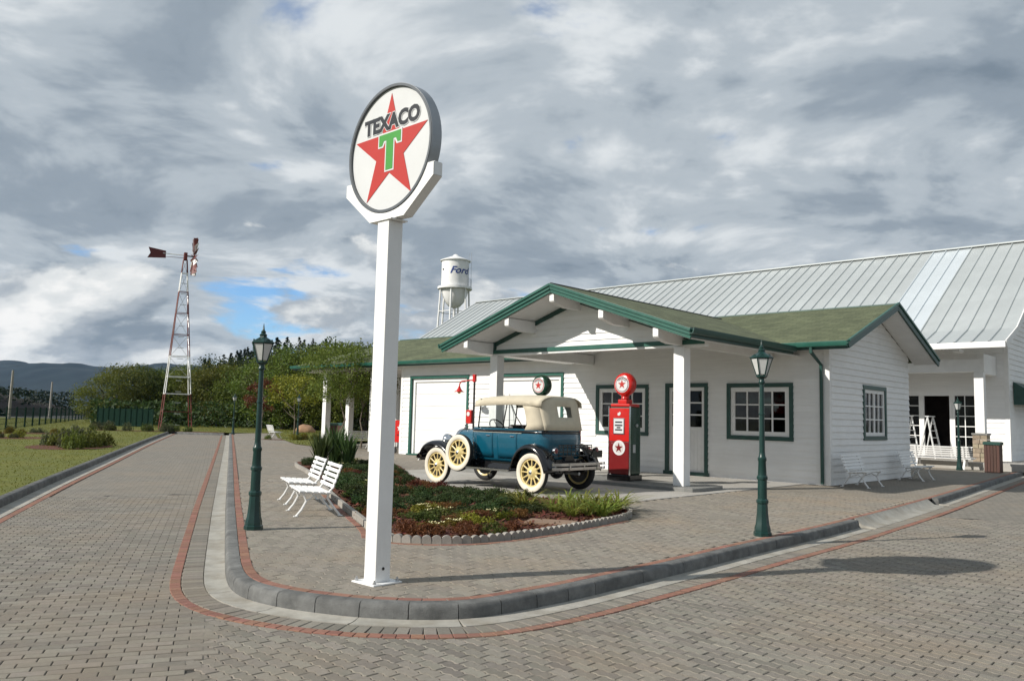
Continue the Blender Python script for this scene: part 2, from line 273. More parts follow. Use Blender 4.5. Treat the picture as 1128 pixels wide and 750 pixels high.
# ------------------------------------------------------------------ mesh helpers
class MB:
    def __init__(s): s.v = []; s.f = []
    def add(s, vs, fs):
        o = len(s.v); s.v += [tuple(v) for v in vs]; s.f += [tuple(i + o for i in f) for f in fs]; return s
    def box(s, x0, x1, y0, y1, z0, z1):
        return s.add([(x0,y0,z0),(x1,y0,z0),(x1,y1,z0),(x0,y1,z0),(x0,y0,z1),(x1,y0,z1),(x1,y1,z1),(x0,y1,z1)],
                     [(0,3,2,1),(4,5,6,7),(0,1,5,4),(1,2,6,5),(2,3,7,6),(3,0,4,7)])
    def beam(s, a, b, w, h, up=(0, 0, 1)):
        a, b = Vector(a), Vector(b); d = (b - a).normalized(); u = Vector(up)
        x = d.cross(u)
        if x.length < 1e-4: x = d.cross(Vector((1, 0, 0)))
        x.normalize(); y = x.cross(d).normalized(); x = x * w / 2; y = y * h / 2
        vs = [p + sx * x + sy * y for p in (a, b) for sx, sy in ((-1,-1),(1,-1),(1,1),(-1,1))]
        return s.add(vs, [(0,1,2,3),(7,6,5,4),(0,4,5,1),(1,5,6,2),(2,6,7,3),(3,7,4,0)])
    def tube(s, pts, r, n=8, cap=True, r_end=None):
        pts = [Vector(p) for p in pts]; m = len(pts); rings = []
        t0 = (pts[1] - pts[0]).normalized(); ref = Vector((0, 0, 1)) if abs(t0.z) < 0.9 else Vector((1, 0, 0))
        x = t0.cross(ref).normalized()
        for i, p in enumerate(pts):
            t = (pts[min(i + 1, m - 1)] - pts[max(i - 1, 0)]).normalized()
            x = (x - t * x.dot(t)).normalized(); y = t.cross(x)
            rr = r[i] if isinstance(r, (list, tuple)) else (r if r_end is None else r + (r_end - r) * i / (m - 1))
            rings.append([p + rr * (math.cos(2 * math.pi * k / n) * x + math.sin(2 * math.pi * k / n) * y) for k in range(n)])
        return s.loft(rings, True, cap)
    def loft(s, rings, closed=True, cap=False):
        n = len(rings[0]); vs = [p for r in rings for p in r]; fs = []
        for i in range(len(rings) - 1):
            for k in range(n if closed else n - 1):
                k2 = (k + 1) % n; fs.append((i * n + k, i * n + k2, (i + 1) * n + k2, (i + 1) * n + k))
        if cap:
            fs.append(tuple(range(n))[::-1]); o = (len(rings) - 1) * n; fs.append(tuple(o + k for k in range(n)))
        return s.add(vs, fs)
    def lathe(s, prof, n=24, M=None, cap=True):
        rings = [[Vector((r * math.cos(2 * math.pi * k / n), r * math.sin(2 * math.pi * k / n), z)) for k in range(n)] for r, z in prof]
        if M: rings = [[M @ p for p in r] for r in rings]
        return s.loft(rings, True, cap)
    def prism(s, poly, z0, z1, M=None):
        n = len(poly); vs = [Vector((x, y, z0)) for x, y in poly] + [Vector((x, y, z1)) for x, y in poly]
        if M: vs = [M @ v for v in vs]
        return s.add(vs, [tuple(range(n))[::-1], tuple(range(n, 2 * n))] + [(i, (i + 1) % n, n + (i + 1) % n, n + i) for i in range(n)])
    def sphere(s, c, r, n=16, m=10, sc=(1, 1, 1)):
        c = Vector(c)
        rings = [[c + Vector((r * sc[0] * math.sin(math.pi * j / m) * math.cos(2 * math.pi * k / n), r * sc[1] * math.sin(math.pi * j / m) * math.sin(2 * math.pi * k / n), -r * sc[2] * math.cos(math.pi * j / m))) for k in range(n)] for j in range(m + 1)]
        for q in (0, m):
            for k in range(n): rings[q][k] = rings[q][k] + Vector((math.cos(2*math.pi*k/n), math.sin(2*math.pi*k/n), 0)) * r * 0.01
        return s.loft(rings, True, True)
    def mesh(s, name, m=None, smooth=None, fix=True):
        me = bpy.data.meshes.new(name); me.from_pydata(s.v, [], s.f)
        if m: me.materials.append(m)
        if fix:
            bm = bmesh.new(); bm.from_mesh(me); bmesh.ops.recalc_face_normals(bm, faces=bm.faces); bm.to_mesh(me); bm.free()
        if smooth is not None:
            for p in me.polygons: p.use_smooth = True
            me.set_sharp_from_angle(angle=R_(smooth))
        me.update(); return me
    def build(s, name, m, parent=None, smooth=None, bevel=0, solid=0, fix=True):
        return link(name, s.mesh(name, m, smooth, fix), parent, bevel, solid)

def link(name, me, parent=None, bevel=0, solid=0):
    o = bpy.data.objects.new(name, me); COL.objects.link(o)
    if parent is not None: o.parent = parent
    if solid:
        md = o.modifiers.new('thick', 'SOLIDIFY'); md.thickness = solid; md.offset = 0
    if bevel:
        md = o.modifiers.new('edge', 'BEVEL'); md.width = bevel; md.segments = 2; md.limit_method = 'ANGLE'; md.angle_limit = R_(40)
    return o
def tag(o, label, cat, group=None):
    o['label'] = label; o['category'] = cat
    if group: o['group'] = group
    return o
def thing(name, label, cat, loc=(0, 0, 0), rz=0.0, group=None, sc=None):
    o = bpy.data.objects.new(name, None); COL.objects.link(o); o.location = loc; o.rotation_euler = (0, 0, rz); o.empty_display_size = 0.2
    if sc: o.scale = (sc, sc, sc)
    return tag(o, label, cat, group)
def struct(name, mb, m, smooth=None):
    o = mb.build(name, m, None, smooth) if isinstance(mb, MB) else mb
    o['kind'] = 'structure'; return o
def dup(root, loc, rz, label, group=None, sc=None):
    kids = {}
    for o in list(COL.objects):
        if o.parent: kids.setdefault(o.parent.name, []).append(o)
    def cp(o, par):
        c = o.copy(); COL.objects.link(c)
        if par is not None: c.parent = par
        for ch in kids.get(o.name, []): cp(ch, c)
        return c
    r = cp(root, None); r.location = loc; r.rotation_euler = (0, 0, rz); r['label'] = label
    if group: r['group'] = group
    if sc: r.scale = (sc, sc, sc)
    return r
def text_mesh(txt, size, depth, m, shear=0.0, bold=0.0, name='lettering', align='CENTER', space=1.0):
    cu = bpy.data.curves.new('tmp', 'FONT'); cu.body = txt; cu.size = size; cu.extrude = depth; cu.offset = bold; cu.shear = shear; cu.align_x = align; cu.align_y = 'CENTER'; cu.space_character = space; cu.resolution_u = 3
    o = bpy.data.objects.new('tmp', cu); COL.objects.link(o)
    me = bpy.data.meshes.new_from_object(o.evaluated_get(bpy.context.evaluated_depsgraph_get())); me.name = name
    bpy.data.objects.remove(o); bpy.data.curves.remove(cu)
    me.materials.clear(); me.materials.append(m); return me
def star(r, inner=0.382, n=5, rot=math.pi / 2):
    return [((r if k % 2 == 0 else r * inner) * math.cos(rot + math.pi * k / n), (r if k % 2 == 0 else r * inner) * math.sin(rot + math.pi * k / n)) for k in range(2 * n)]
def smooth_path(P, step, per=12):
    """Catmull-Rom through P, resampled evenly"""
    P = [Vector(p) for p in P]; Q = [P[0] * 2 - P[1]] + P + [P[-1] * 2 - P[-2]]; out = []
    for i in range(1, len(Q) - 2):
        a, b, c, d = Q[i - 1:i + 3]
        for k in range(per):
            t = k / per
            out.append(0.5 * ((2 * b) + (c - a) * t + (2 * a - 5 * b + 4 * c - d) * t * t + (3 * b - a - 3 * c + d) * t ** 3))
    out.append(Q[-2]); return resample(out, step)
def resample(P, step):
    L = [0.0]
    for i in range(1, len(P)): L.append(L[-1] + (P[i] - P[i - 1]).length)
    n = max(1, round(L[-1] / step)); res = []; j = 0
    for k in range(n + 1):
        s = L[-1] * k / n
        while j < len(P) - 2 and L[j + 1] < s: j += 1
        t = (s - L[j]) / max(1e-9, L[j + 1] - L[j]); res.append(P[j].lerp(P[j + 1], t))
    return res
def offset_path(P, d):
    """offset a 2-D path to its right by d"""
    out = []
    for i, p in enumerate(P):
        t = (P[min(i + 1, len(P) - 1)] - P[max(i - 1, 0)]).normalized(); out.append(p + Vector((t.y, -t.x)) * d)
    return out
def inside(poly, x, y):
    c = False; n = len(poly); j = n - 1
    for i in range(n):
        xi, yi = poly[i][0], poly[i][1]; xj, yj = poly[j][0], poly[j][1]
        if (yi > y) != (yj > y) and x < (xj - xi) * (y - yi) / (yj - yi) + xi: c = not c
        j = i
    return c
def path_dist(P, p):
    best = 1e9
    for i in range(len(P) - 1):
        a, b = P[i], P[i + 1]; ab = b - a; t = max(0, min(1, (p - a).dot(ab) / ab.length_squared)); best = min(best, (p - a - ab * t).length)
    return best
def sheet(name, poly, z, m, kind='structure', parent=None):
    me = bpy.data.meshes.new(name); bm = bmesh.new(); vs = [bm.verts.new((p[0], p[1], z)) for p in poly]
    f = bm.faces.new(vs); bmesh.ops.triangulate(bm, faces=[f]); bmesh.ops.recalc_face_normals(bm, faces=bm.faces)
    if bm.faces and sum(f.normal.z for f in bm.faces) < 0: bmesh.ops.reverse_faces(bm, faces=bm.faces)
    bm.to_mesh(me); bm.free(); me.materials.append(m)
    o = link(name, me, parent)
    if kind and parent is None: o['kind'] = kind
    return o
# building axes: S runs right along the front wall, T runs away from the front wall
TH = R_(47.021); BT = Vector((math.cos(TH), math.sin(TH))); BS = Vector((math.sin(TH), -math.cos(TH))); BC = Vector((7.949, 20.367)); BROT = TH - math.pi / 2
def bl(s, t, z=WALK):
    p = BC + BS * s + BT * t; return Vector((p.x, p.y, z))
rng = random.Random(7)

# ================================================================== GROUND, ROADS, KERBS
KP = [(-18.6, 54.4), (-12.6, 36.9), (-6.85, 20.06), (-4.85, 14.2), (-3.9, 11.45), (-3.03, 8.95), (-2.67, 7.96), (-2.43, 7.46), (-2.17, 7.14), (-1.79, 6.88), (-1.31, 6.69), (-0.95, 6.62), (-0.54, 6.63), (-0.16, 6.77),
      (0.47, 7.32), (1.09, 7.99), (1.94, 8.94), (2.96, 10.12), (4.46, 11.80), (5.6, 13.15), (8.94, 17.25), (17.5, 28.2), (24.0, 36.4)]
K = smooth_path([Vector(p) for p in KP], 0.1)           # foot of the kerb face; the road lies to its right, the walk to its left
LP = [Vector(p) for p in ((-3.0, -1.0), (-5.6, 6.5), (-8.01, 13.06), (-9.67, 17.58), (-12.02, 24.21), (-17.28, 38.97), (-22.9, 55.2))]
LK = smooth_path(LP, 0.1)                                # foot of the kerb on the far side of the left road
ground = MB(); gr_n = 48
ground.add([(0, 0, -0.10)] + [(6000 * math.cos(2 * math.pi * k / gr_n), 6000 * math.sin(2 * math.pi * k / gr_n), -0.10) for k in range(gr_n)], [(0, 1 + k, 1 + (k + 1) % gr_n) for k in range(gr_n)])
struct('ground', ground, EARTH)
ROADROT = math.atan2(0.337, 0.942)
road_poly = [(p.x, p.y) for p in K] + [(40, 36), (40, -30), (-30, -30), (-12, -10)] + [(p.x, p.y) for p in LK]
road = sheet('road', road_poly, -0.012, far_paver_mat('far_road_paver', (0.215, 0.197, 0.167), ROADROT, 0.2, 0.1))
RPATH = offset_path(K, 0.40)
# near field joint bed
NEAR = 17.0
def near_bed(name, poly, z, parent):
    bm = bmesh.new(); step = 0.5; vs = {}
    for i in range(-40, 60):
        for j in range(-6, 60):
            x, y = i * step, j * step
            if math.hypot(x + .25, y + .25) < NEAR and all(inside(poly, x + a, y + b) for a in (0, step) for b in (0, step)):
                q = [vs.setdefault((i + a, j + b), None) or vs.__setitem__((i + a, j + b), bm.verts.new(((i + a) * step, (j + b) * step, z))) or vs[(i + a, j + b)] for a, b in ((0, 0), (1, 0), (1, 1), (0, 1))]
                bm.faces.new(q)
    me = bpy.data.meshes.new(name); bm.to_mesh(me); bm.free(); me.materials.append(SAND); o = link(name, me, parent); return o
near_bed('sand_bed', road_poly, -0.0095, road)

def paver_outline(L, W, gap, amp):
    """outline of an interlocking paver: both long sides carry the same wave, so that the pieces tile"""
    l, w = L - gap, W - gap
    if amp == 0: return [(-l / 2, -w / 2), (l / 2, -w / 2), (l / 2, w / 2), (-l / 2, w / 2)]
    us = [0, 0.07, 0.18, 0.32, 0.43, 0.57, 0.68, 0.82, 0.93, 1.0]
    g = lambda u: amp * math.sin(4 * math.pi * u)
    lo = [(-l / 2 + l * u, -w / 2 + g(u)) for u in us]; hi = [(-l / 2 + l * u, w / 2 + g(u)) for u in us]
    return lo + hi[::-1]
def paver_mesh(L, W, gap, amp, h=0.03, bev=0.004):
    o = paver_outline(L, W, gap, amp); n = len(o)
    sh = lambda e: [(x * (1 - e / (L / 2)), y - (e if y > 0 else -e)) for x, y in o]
    rings = [[Vector((x, y, -h)) for x, y in o], [Vector((x, y, -bev)) for x, y in o], [Vector((x, y, 0)) for x, y in sh(bev)]]
    mb = MB(); mb.loft(rings, True, False); mb.add(rings[2], [tuple(range(n))]); return mb
def lay(name, rest_name, parent, items, mb, m, keep=300, z=0.0):
    """items: (x, y, rot, dz, tiltx, tilty); the nearest `keep` are objects of their own, the others one mesh"""
    items.sort(key=lambda q: math.hypot(q[0], q[1]))
    me = mb.mesh(name, m)
    for it in items[:keep]:
        o = link(name, me, parent); o.location = (it[0], it[1], z + it[3]); o.rotation_euler = (it[4], it[5], it[2])
    base = [Vector(v) for v in mb.v]; V = []; F = []
    for it in items[keep:]:
        Mx = Matrix.Translation((it[0], it[1], z + it[3])) @ Matrix.Rotation(it[2], 4, 'Z') @ Matrix.Rotation(it[5], 4, 'Y') @ Matrix.Rotation(it[4], 4, 'X')
        o = len(V); V += [(Mx @ v)[:] for v in base]; F += [tuple(i + o for i in f) for f in mb.f]
    if F:
        r = MB(); r.v = V; r.f = F; ro = r.build(rest_name, m, parent); ro['kind'] = 'stuff'
def field(poly, rot, L, W, test, R=NEAR):
    """running-bond positions, seen by the camera"""
    c, s = math.cos(rot), math.sin(rot); out = []; n = int(R / W) + 2; mth = int(R / L) + 2
    for j in range(-n, n):
        for i in range(-mth, mth):
            a = (i + (0.5 if j % 2 else 0)) * L; b = j * W; x, y = c * a - s * b, s * a + c * b
            if y < 2.6 or math.hypot(x, y) > R or abs(x) > 0.72 * y + 0.8: continue
            if not inside(poly, x, y) or not test(x, y): continue
            out.append((x, y, rot + rng.gauss(0, 0.006), max(-.002, min(.0025, rng.gauss(0, 0.0012))), max(-.012, min(.012, rng.gauss(0, 0.006))), max(-.008, min(.008, rng.gauss(0, 0.004)))))
    return out
# the left road carries plain blocks, the front road interlocking blocks: the seam runs out from the corner
SEAM_A, SEAM_B = gnd(222, 670, 0).to_2d(), gnd(205, 760, 0).to_2d()
sn = (SEAM_B - SEAM_A).normalized(); sn = Vector((sn.y, -sn.x))
Kfar = [p for p in RPATH if p.length < 26]
road_in = [(p.x, p.y) for p in RPATH] + [(40, 36), (40, -30), (-30, -30), (-12, -10)] + [(p.x, p.y) for p in offset_path(LK, 0.22)]
SEAM_SLACK = -0.07
def side_left(x, y):
    p = Vector((x, y)) - SEAM_A
    if y > SEAM_A.y + 0.1 and x < 0: return True
    return p.dot(sn) > SEAM_SLACK
lay('paver', 'paver_field', road, field(road_in, ROADROT, 0.2, 0.1, side_left), paver_mesh(0.2, 0.1, 0.006, 0), PAVER)
ZROT = BROT; SEAM_SLACK = 0.03
zz = field(road_in, ZROT, 0.2, 0.1, lambda x, y: not side_left(x, y))
lay('interlocking_paver', 'interlocking_paver_field', road, zz, paver_mesh(0.2, 0.1, 0.007, 0.010), PAVER, z=-0.003)

def along(P, o0, length, jit=0.0):
    """positions and headings every `length` along path P offset by o0 to the road side"""
    Q = resample(offset_path(P, o0), length); out = []
    for i in range(len(Q) - 1):
        m_ = (Q[i] + Q[i + 1]) / 2; d = Q[i + 1] - Q[i]; out.append((m_.x, m_.y, math.atan2(d.y, d.x), rng.gauss(0, 0.001), rng.gauss(0, 0.004) * jit, 0.0))
    return out
vis = lambda q: q[1] > 2 and abs(q[0]) < 0.75 * q[1] + 1.5
hp = [q for q in along(K, 0.30, 0.104, 1) if vis(q)]
lay('header_paver', 'header_paver_row', road, hp, paver_mesh(0.104, 0.20, 0.007, 0), PAVER, z=0.004)
rb = [q for q in along(K, 0.452, 0.104, 1) if vis(q)]
lay('red_brick', 'red_brick_row', road, rb, paver_mesh(0.104, 0.10, 0.005, 0), REDB, z=0.0055)
lrb = [q for q in along(LK, 0.34, 0.2, 1) if vis(q) and q[1] > 8]
lay('red_edge_brick', 'red_edge_brick_row', road, lrb, paver_mesh(0.2, 0.11, 0.005, 0), REDB, keep=120, z=0.0055)

gut_o = bpy.data.objects.new('gutter', None); COL.objects.link(gut_o); gut_o['kind'] = 'structure'
kerb_o = bpy.data.objects.new('kerb', None); COL.objects.link(kerb_o); kerb_o['kind'] = 'structure'
def swept(P, prof, name, parent, m, bevel=0):
    """one stone: profile (offset to road side, z) swept along the short path P"""
    mb = MB(); rings = []
    offs = {}
    for o_, z in prof:
        if o_ not in offs: offs[o_] = offset_path(P, o_)
    for i in range(len(P)): rings.append([Vector((offs[o_][i].x, offs[o_][i].y, z)) for o_, z in prof])
    mb.loft(rings, True, True); return mb.build(name, m, parent, smooth=50, bevel=bevel)
def stones(P, step, gapn, prof, name, parent, m, cond, bevel=0.0, curve=False):
    n0 = int(step / 0.1); i = 0
    while i + n0 < len(P):
        n = 4 if curve and P[i].y < 8.6 and -3 < P[i].x < 0.6 else n0          # short stones round the corner
        seg = P[i:i + n + 1]; mid = seg[len(seg) // 2]
        pr = cond(mid)
        if pr:
            a, b = seg[0], seg[-1]; ds = (seg[1] - seg[0]).normalized() * gapn; de = (seg[-1] - seg[-2]).normalized() * gapn
            seg = [a + ds] + seg[1:-1] + [b - de]
            swept(seg, pr if pr is not True else prof, name, parent, m, bevel)
        i += n
KPROF = [(0.0, -0.05), (-0.004, 0.085), (-0.016, 0.118), (-0.035, 0.130), (-0.135, 0.131), (-0.135, -0.05)]
def in_ramp(p):
    q = Vector((p.x, p.y)) - BC; t = q.dot(BT); s = q.dot(BS); return s > 0 and -6.6 < t < -1.7
stones(K, 0.8, 0.004, KPROF, 'kerb_stone', kerb_o, KERB, lambda p: (not in_ramp(p)) and p.length < 60 and abs(p.x) < 0.8 * p.y + 3, curve=True)
RPROF = [(0.20, -0.03), (0.20, 0.0055), (-0.01, 0.030), (-0.135, 0.131), (-0.135, -0.05)]
stones(K, 0.6, 0.003, RPROF, 'ramp_slab', kerb_o, GUTTER, lambda p: in_ramp(p))
LPROF = [(0.0, -0.05), (-0.004, 0.095), (-0.016, 0.128), (-0.035, 0.140), (-0.14, 0.141), (-0.14, -0.05)]
stones(LK, 0.8, 0.004, LPROF, 'kerb_stone', kerb_o, KERB, lambda p: p.y > 9)
GPROF = [(0.0, -0.03), (0.0, 0.012), (0.10, 0.002), (0.198, 0.0065), (0.198, -0.03)]
stones(K, 0.8, 0.002, GPROF, 'gutter_slab', gut_o, GUTTER, lambda p: (not in_ramp(p)) and p.length < 60 and abs(p.x) < 0.8 * p.y + 3)
stones(LK, 1.0, 0.002, [(0.0, -0.03), (0.0, 0.012), (0.10, 0.004), (0.27, 0.0065), (0.27, -0.03)], 'gutter_slab', gut_o, GUTTER, lambda p: p.y > 9)
# end kerb where the left road stops at the lawn
ek = resample([LP[-1], Vector(KP[0])], 0.1)
stones(ek, 0.8, 0.004, KPROF, 'kerb_stone', kerb_o, KERB, lambda p: True)

# the walk
walk_poly = [(p.x, p.y) for p in offset_path(K, -0.135)] + [(40, 45), (30, 75), (-8, 75), (-18, 56.5)]
walk = sheet('walk', walk_poly, WALK - 0.010, far_paver_mat('far_walk_paver', (0.24, 0.216, 0.18), BROT, 0.25, 0.125))
bed_pts = [(-1.62, 10.05), (-1.27, 9.79), (-0.84, 9.75), (-0.31, 9.92), (0.48, 10.70), (1.3, 11.80), (1.76, 12.51), (1.95, 13.15), (1.90, 13.75), (1.55, 14.35), (0.9, 15.05), (-0.5, 16.35), (-1.6, 17.9), (-2.5, 20.4), (-3.3, 24.2), (-4.6, 25.8), (-6.2, 24.9), (-6.0, 23.2), (-4.9, 20.2), (-3.13, 14.7), (-2.58, 13.07), (-1.83, 10.9), (-1.62, 10.05)]
BED = smooth_path([Vector(p) for p in bed_pts], 0.12, 8)
bed_poly = [(p.x, p.y) for p in BED]
near_bed('walk_sand_bed', walk_poly, WALK - 0.0065, walk)
KR = [p for p in K if in_ramp(p)]
def walk_ok(x, y):
    if inside(bed_poly, x, y): return False
    if in_ramp(Vector((x, y))) and path_dist(KR, Vector((x, y))) < 0.29: return False
    q = Vector((x, y)) - BC; s, t = q.dot(BS), q.dot(BT)
    if -14 < s < -0.55 and t > -8.9: return False
    return not (t > -0.15 and s < 0.1)
WIN = [(p.x, p.y) for p in offset_path(K, -0.205)] + [(40, 45), (30, 75), (-8, 75), (-18, 56.5)]
wp = field(WIN, BROT + R_(90) * 0 + R_(2.5), 0.28, 0.14, walk_ok, R=19)
lay('walk_paver', 'walk_paver_field', walk, wp, paver_mesh(0.28, 0.14, 0.0045, 0.020), WPAVER, z=WALK)
rb2 = [q for q in along(K, -0.19, 0.2, 1) if vis(q)]
lay('red_walk_brick', 'red_walk_brick_row', walk, rb2, paver_mesh(0.2, 0.10, 0.006, 0), REDB, z=WALK + 0.0045)
# red band hugging the planting bed
rb3 = [q for q in along([p for p in BED[::-1]], -0.10, 0.2, 1) if vis(q) and (q[1] < 16 and (q[0] < -1.2 or q[1] < 12.4))]
lay('red_bed_brick', 'red_bed_brick_row', walk, rb3, paver_mesh(0.2, 0.09, 0.006, 0), REDB, z=WALK + 0.0045)
# concrete apron, cast in bays
apron = bpy.data.objects.new('forecourt_apron', None); COL.objects.link(apron); apron['kind'] = 'structure'; apron.location = bl(0, 0); apron.rotation_euler = (0, 0, BROT)
xs = [-9.2, -7.0, -4.9, -2.8, -0.62]; ys = [-8.7, -6.1, -3.4, -0.12]
for i in range(4):
    for j in range(3):
        MB().box(xs[i] + .006, xs[i + 1] - .006, ys[j] + .006, ys[j + 1] - .006, -0.05, 0.006 + 0.001 * ((i + j) % 2)).build('concrete_bay', CONC, apron)
isl = MB()
pts = [(-8.0, -4.95), (-1.15, -4.95), (-0.99, -4.88), (-0.93, -4.70), (-0.93, -3.75), (-0.99, -3.58), (-1.15, -3.5), (-8.0, -3.5), (-8.15, -3.6), (-8.2, -3.9), (-8.2, -4.6), (-8.12, -4.85)]
isl.prism(pts, 0.0, 0.085); io = isl.build('pump_island', GREYC, apron, bevel=0.012)
# inspection covers
MB().box(-0.35, 0.35, -0.25, 0.25, -0.05, 0.004).build('inspection_cover', WPAVER, walk, bevel=0.004).location = gnd(800, 570)
# planting bed with its edging
bed_in = [(p.x, p.y) for p in offset_path(BED, -0.02)]
bo = sheet('planting_bed', bed_poly, WALK + 0.035, MULCH)
edge_o = bpy.data.objects.new('bed_edging', None); COL.objects.link(edge_o); edge_o['kind'] = 'structure'
sc_prof = [(-0.057, 0)] + [(0.057 * math.cos(math.pi * (1 - k / 8)), 0.058 + 0.045 * math.sin(math.pi * k / 8)) for k in range(9)] + [(0.057, 0)]
scal = MB(); Mx = Matrix.Rotation(math.pi / 2, 4, 'X'); scal.prism(sc_prof, -0.028, 0.028, Mx); scal_me = scal.mesh('scallop_block', EDGE)
Q = resample(BED, 0.118)
for i in range(len(Q) - 1):
    m_ = (Q[i] + Q[i + 1]) / 2; d = Q[i + 1] - Q[i]
    if m_.y > 15.3 or (m_.x < -1.75): continue
    o = link('scallop_block', scal_me, edge_o); o.location = (m_.x, m_.y, WALK - 0.01 + rng.gauss(0, 0.003)); o.rotation_euler = (rng.gauss(0, .03), rng.gauss(0, .03), math.atan2(d.y, d.x))
pl = MB(); pl.box(-0.243, 0.243, -0.035, 0.035, -0.02, 0.085); pl_me = pl.mesh('edging_kerb', EDGE)
Q = resample([p for p in BED if p.x < -1.78 and p.y < 24.5 and path_dist([Vector((-1.8, 10.8)), Vector((-3.13, 14.7)), Vector((-6.0, 23.2))], p) < 0.35], 0.49)
for i in range(len(Q) - 1):
    m_ = (Q[i] + Q[i + 1]) / 2; d = Q[i + 1] - Q[i]
    o = link('edging_kerb', pl_me, edge_o, bevel=0.008); o.location = (m_.x, m_.y, WALK); o.rotation_euler = (0, 0, math.atan2(d.y, d.x))
cv = MB().box(-0.34, 0.34, -0.22, 0.22, 0.0, 0.035).build('inspection_slab', mat('tan_slab', (0.24, 0.16, 0.11), 0.9, var=0.15, scale=8, bump=0.3), bo, bevel=0.006); cv.location = gnd(607, 579).to_2d().to_3d() + Vector((0, 0, WALK + 0.03)); cv.rotation_euler = (0, 0, BROT + 0.5)

# lawns
lawn_poly = [(p.x, p.y) for p in offset_path(LK, -0.135)] + [(-18.3, 56.9), (-8, 62), (6, 78), (-30, 96), (-75, 110), (-72, 78), (-46, 53), (-40, 30), (-34, 10), (-18, -2)]
lawn = sheet('lawn', lawn_poly, 0.115, LAWN)
l2 = [gnd(x, y) for x, y in ((349, 492), (395, 486), (430, 486), (430, 478), (380, 473), (300, 474), (306, 482), (325, 489))]
lawn2 = sheet('lawn_patch', [(p.x, p.y) for p in l2], WALK + 0.012, LAWN)
def blades(name, poly, z, n, box, size, parent, m, dens=None):
    mb = MB(); x0, x1, y0, y1 = box; k = 0; tries = 0
    while k < n and tries < n * 30:
        tries += 1; u = rng.random()
        y = y0 * (y1 / y0) ** u; x = rng.uniform(x0, x1)
        if not inside(poly, x, y): continue
        h = size * rng.uniform(0.5, 1.3) * (1 + y / 60); a = rng.uniform(0, 6.28); w = h * 0.35; dx, dy = math.cos(a) * w, math.sin(a) * w; lx, ly = rng.gauss(0, h * .5), rng.gauss(0, h * .5)
        mb.add([(x - dx, y - dy, z), (x + dx, y + dy, z), (x + lx, y + ly, z + h)], [(0, 1, 2)]); k += 1
    o = mb.build(name, m, parent, fix=False); o['kind'] = 'stuff'; return o
GRASS = leaf_mat('grass_blades', (0.090, 0.104, 0.008), (0.19, 0.185, 0.018), hue=0.0, rough=0.8, trl=0.3)
blades('grass', lawn_poly, 0.115, 110000, (-60, 0, 10, 95), 0.020, lawn, GRASS)
blades('grass', [(p.x, p.y) for p in l2], WALK + 0.012, 4000, (-25, 0, 35, 70), 0.03, lawn2, GRASS)

# ================================================================== GAS STATION
gs = thing('gas_station', 'white weatherboard filling station with green shingle roof and gabled front porch', 'building', bl(0, 0), BROT)
def clip_poly(poly, a, b, c):
    """keep a*x+b*y+c >= 0"""
    out = []
    for i in range(len(poly)):
        p, q = poly[i], poly[(i + 1) % len(poly)]; dp, dq = a * p[0] + b * p[1] + c, a * q[0] + b * q[1] + c
        if dp >= 0: out.append(p)
        if (dp >= 0) != (dq >= 0):
            t = dp / (dp - dq); out.append((p[0] + (q[0] - p[0]) * t, p[1] + (q[1] - p[1]) * t))
    return out
def boards(parent, poly, openings, Mx, course=0.165, z0=0.0, lap=0.026, m=None, name='siding_board', base=0.004):
    """lapped boards over a wall polygon (u, z); Mx maps (u, outwards, z)"""
    zt = max(p[1] for p in poly); k = 0
    while z0 + k * course < zt - 0.01:
        za, zb = z0 + k * course, z0 + (k + 1) * course; k += 1
        c = clip_poly(clip_poly(poly, 0, 1, -za), 0, -1, zb)
        if len(c) < 3: continue
        cuts = sorted((o[0], o[1]) for o in openings if o[2] < zb - course * 0.4 and o[3] > za + course * 0.4)
        u0, u1 = min(p[0] for p in c), max(p[0] for p in c); segs = []; cur = u0
        for a, b in cuts:
            if a > cur: segs.append((cur, a))
            cur = max(cur, b)
        if cur < u1: segs.append((cur, u1))
        for a, b in segs:
            q = clip_poly(clip_poly(c, 1, 0, -a), -1, 0, b)
            if len(q) < 3 or b - a < 0.02: continue
            n = len(q); dep = lambda z: base + lap * (zb - z) / course
            vs = [Mx @ Vector((u, 0, z)) for u, z in q] + [Mx @ Vector((u, dep(z), z)) for u, z in q]
            mb = MB().add(vs, [tuple(range(n)), tuple(range(n, 2 * n))] + [(i, (i + 1) % n, n + (i + 1) % n, n + i) for i in range(n)])
            mb.build(name, m or WHITE_WOOD, parent)
MF = Matrix(((1, 0, 0, 0), (0, -1, 0, 0), (0, 0, 1, 0), (0, 0, 0, 1)))                       # front wall: u=s, outwards=-t
MR = Matrix(((0, 1, 0, 0), (1, 0, 0, 0), (0, 0, 1, 0), (0, 0, 0, 1)))                        # right end wall: u=t, outwards=+s
ZR, ZE, TR, OV, EV = 4.829, 3.51, 3.053, 0.69, 0.574
SL = (ZR - ZE) / (TR + EV)
WL = -16.66; DEP = 6.106
roofz = lambda t: ZE + SL * (min(t, 2 * TR - t) + EV)
PA, PW, PZ, PE, PP = -4.45, 3.773, 4.707, 3.42, 5.548
PSL = (PZ - PE) / PW
pz = lambda s: PZ - PSL * abs(s - PA)
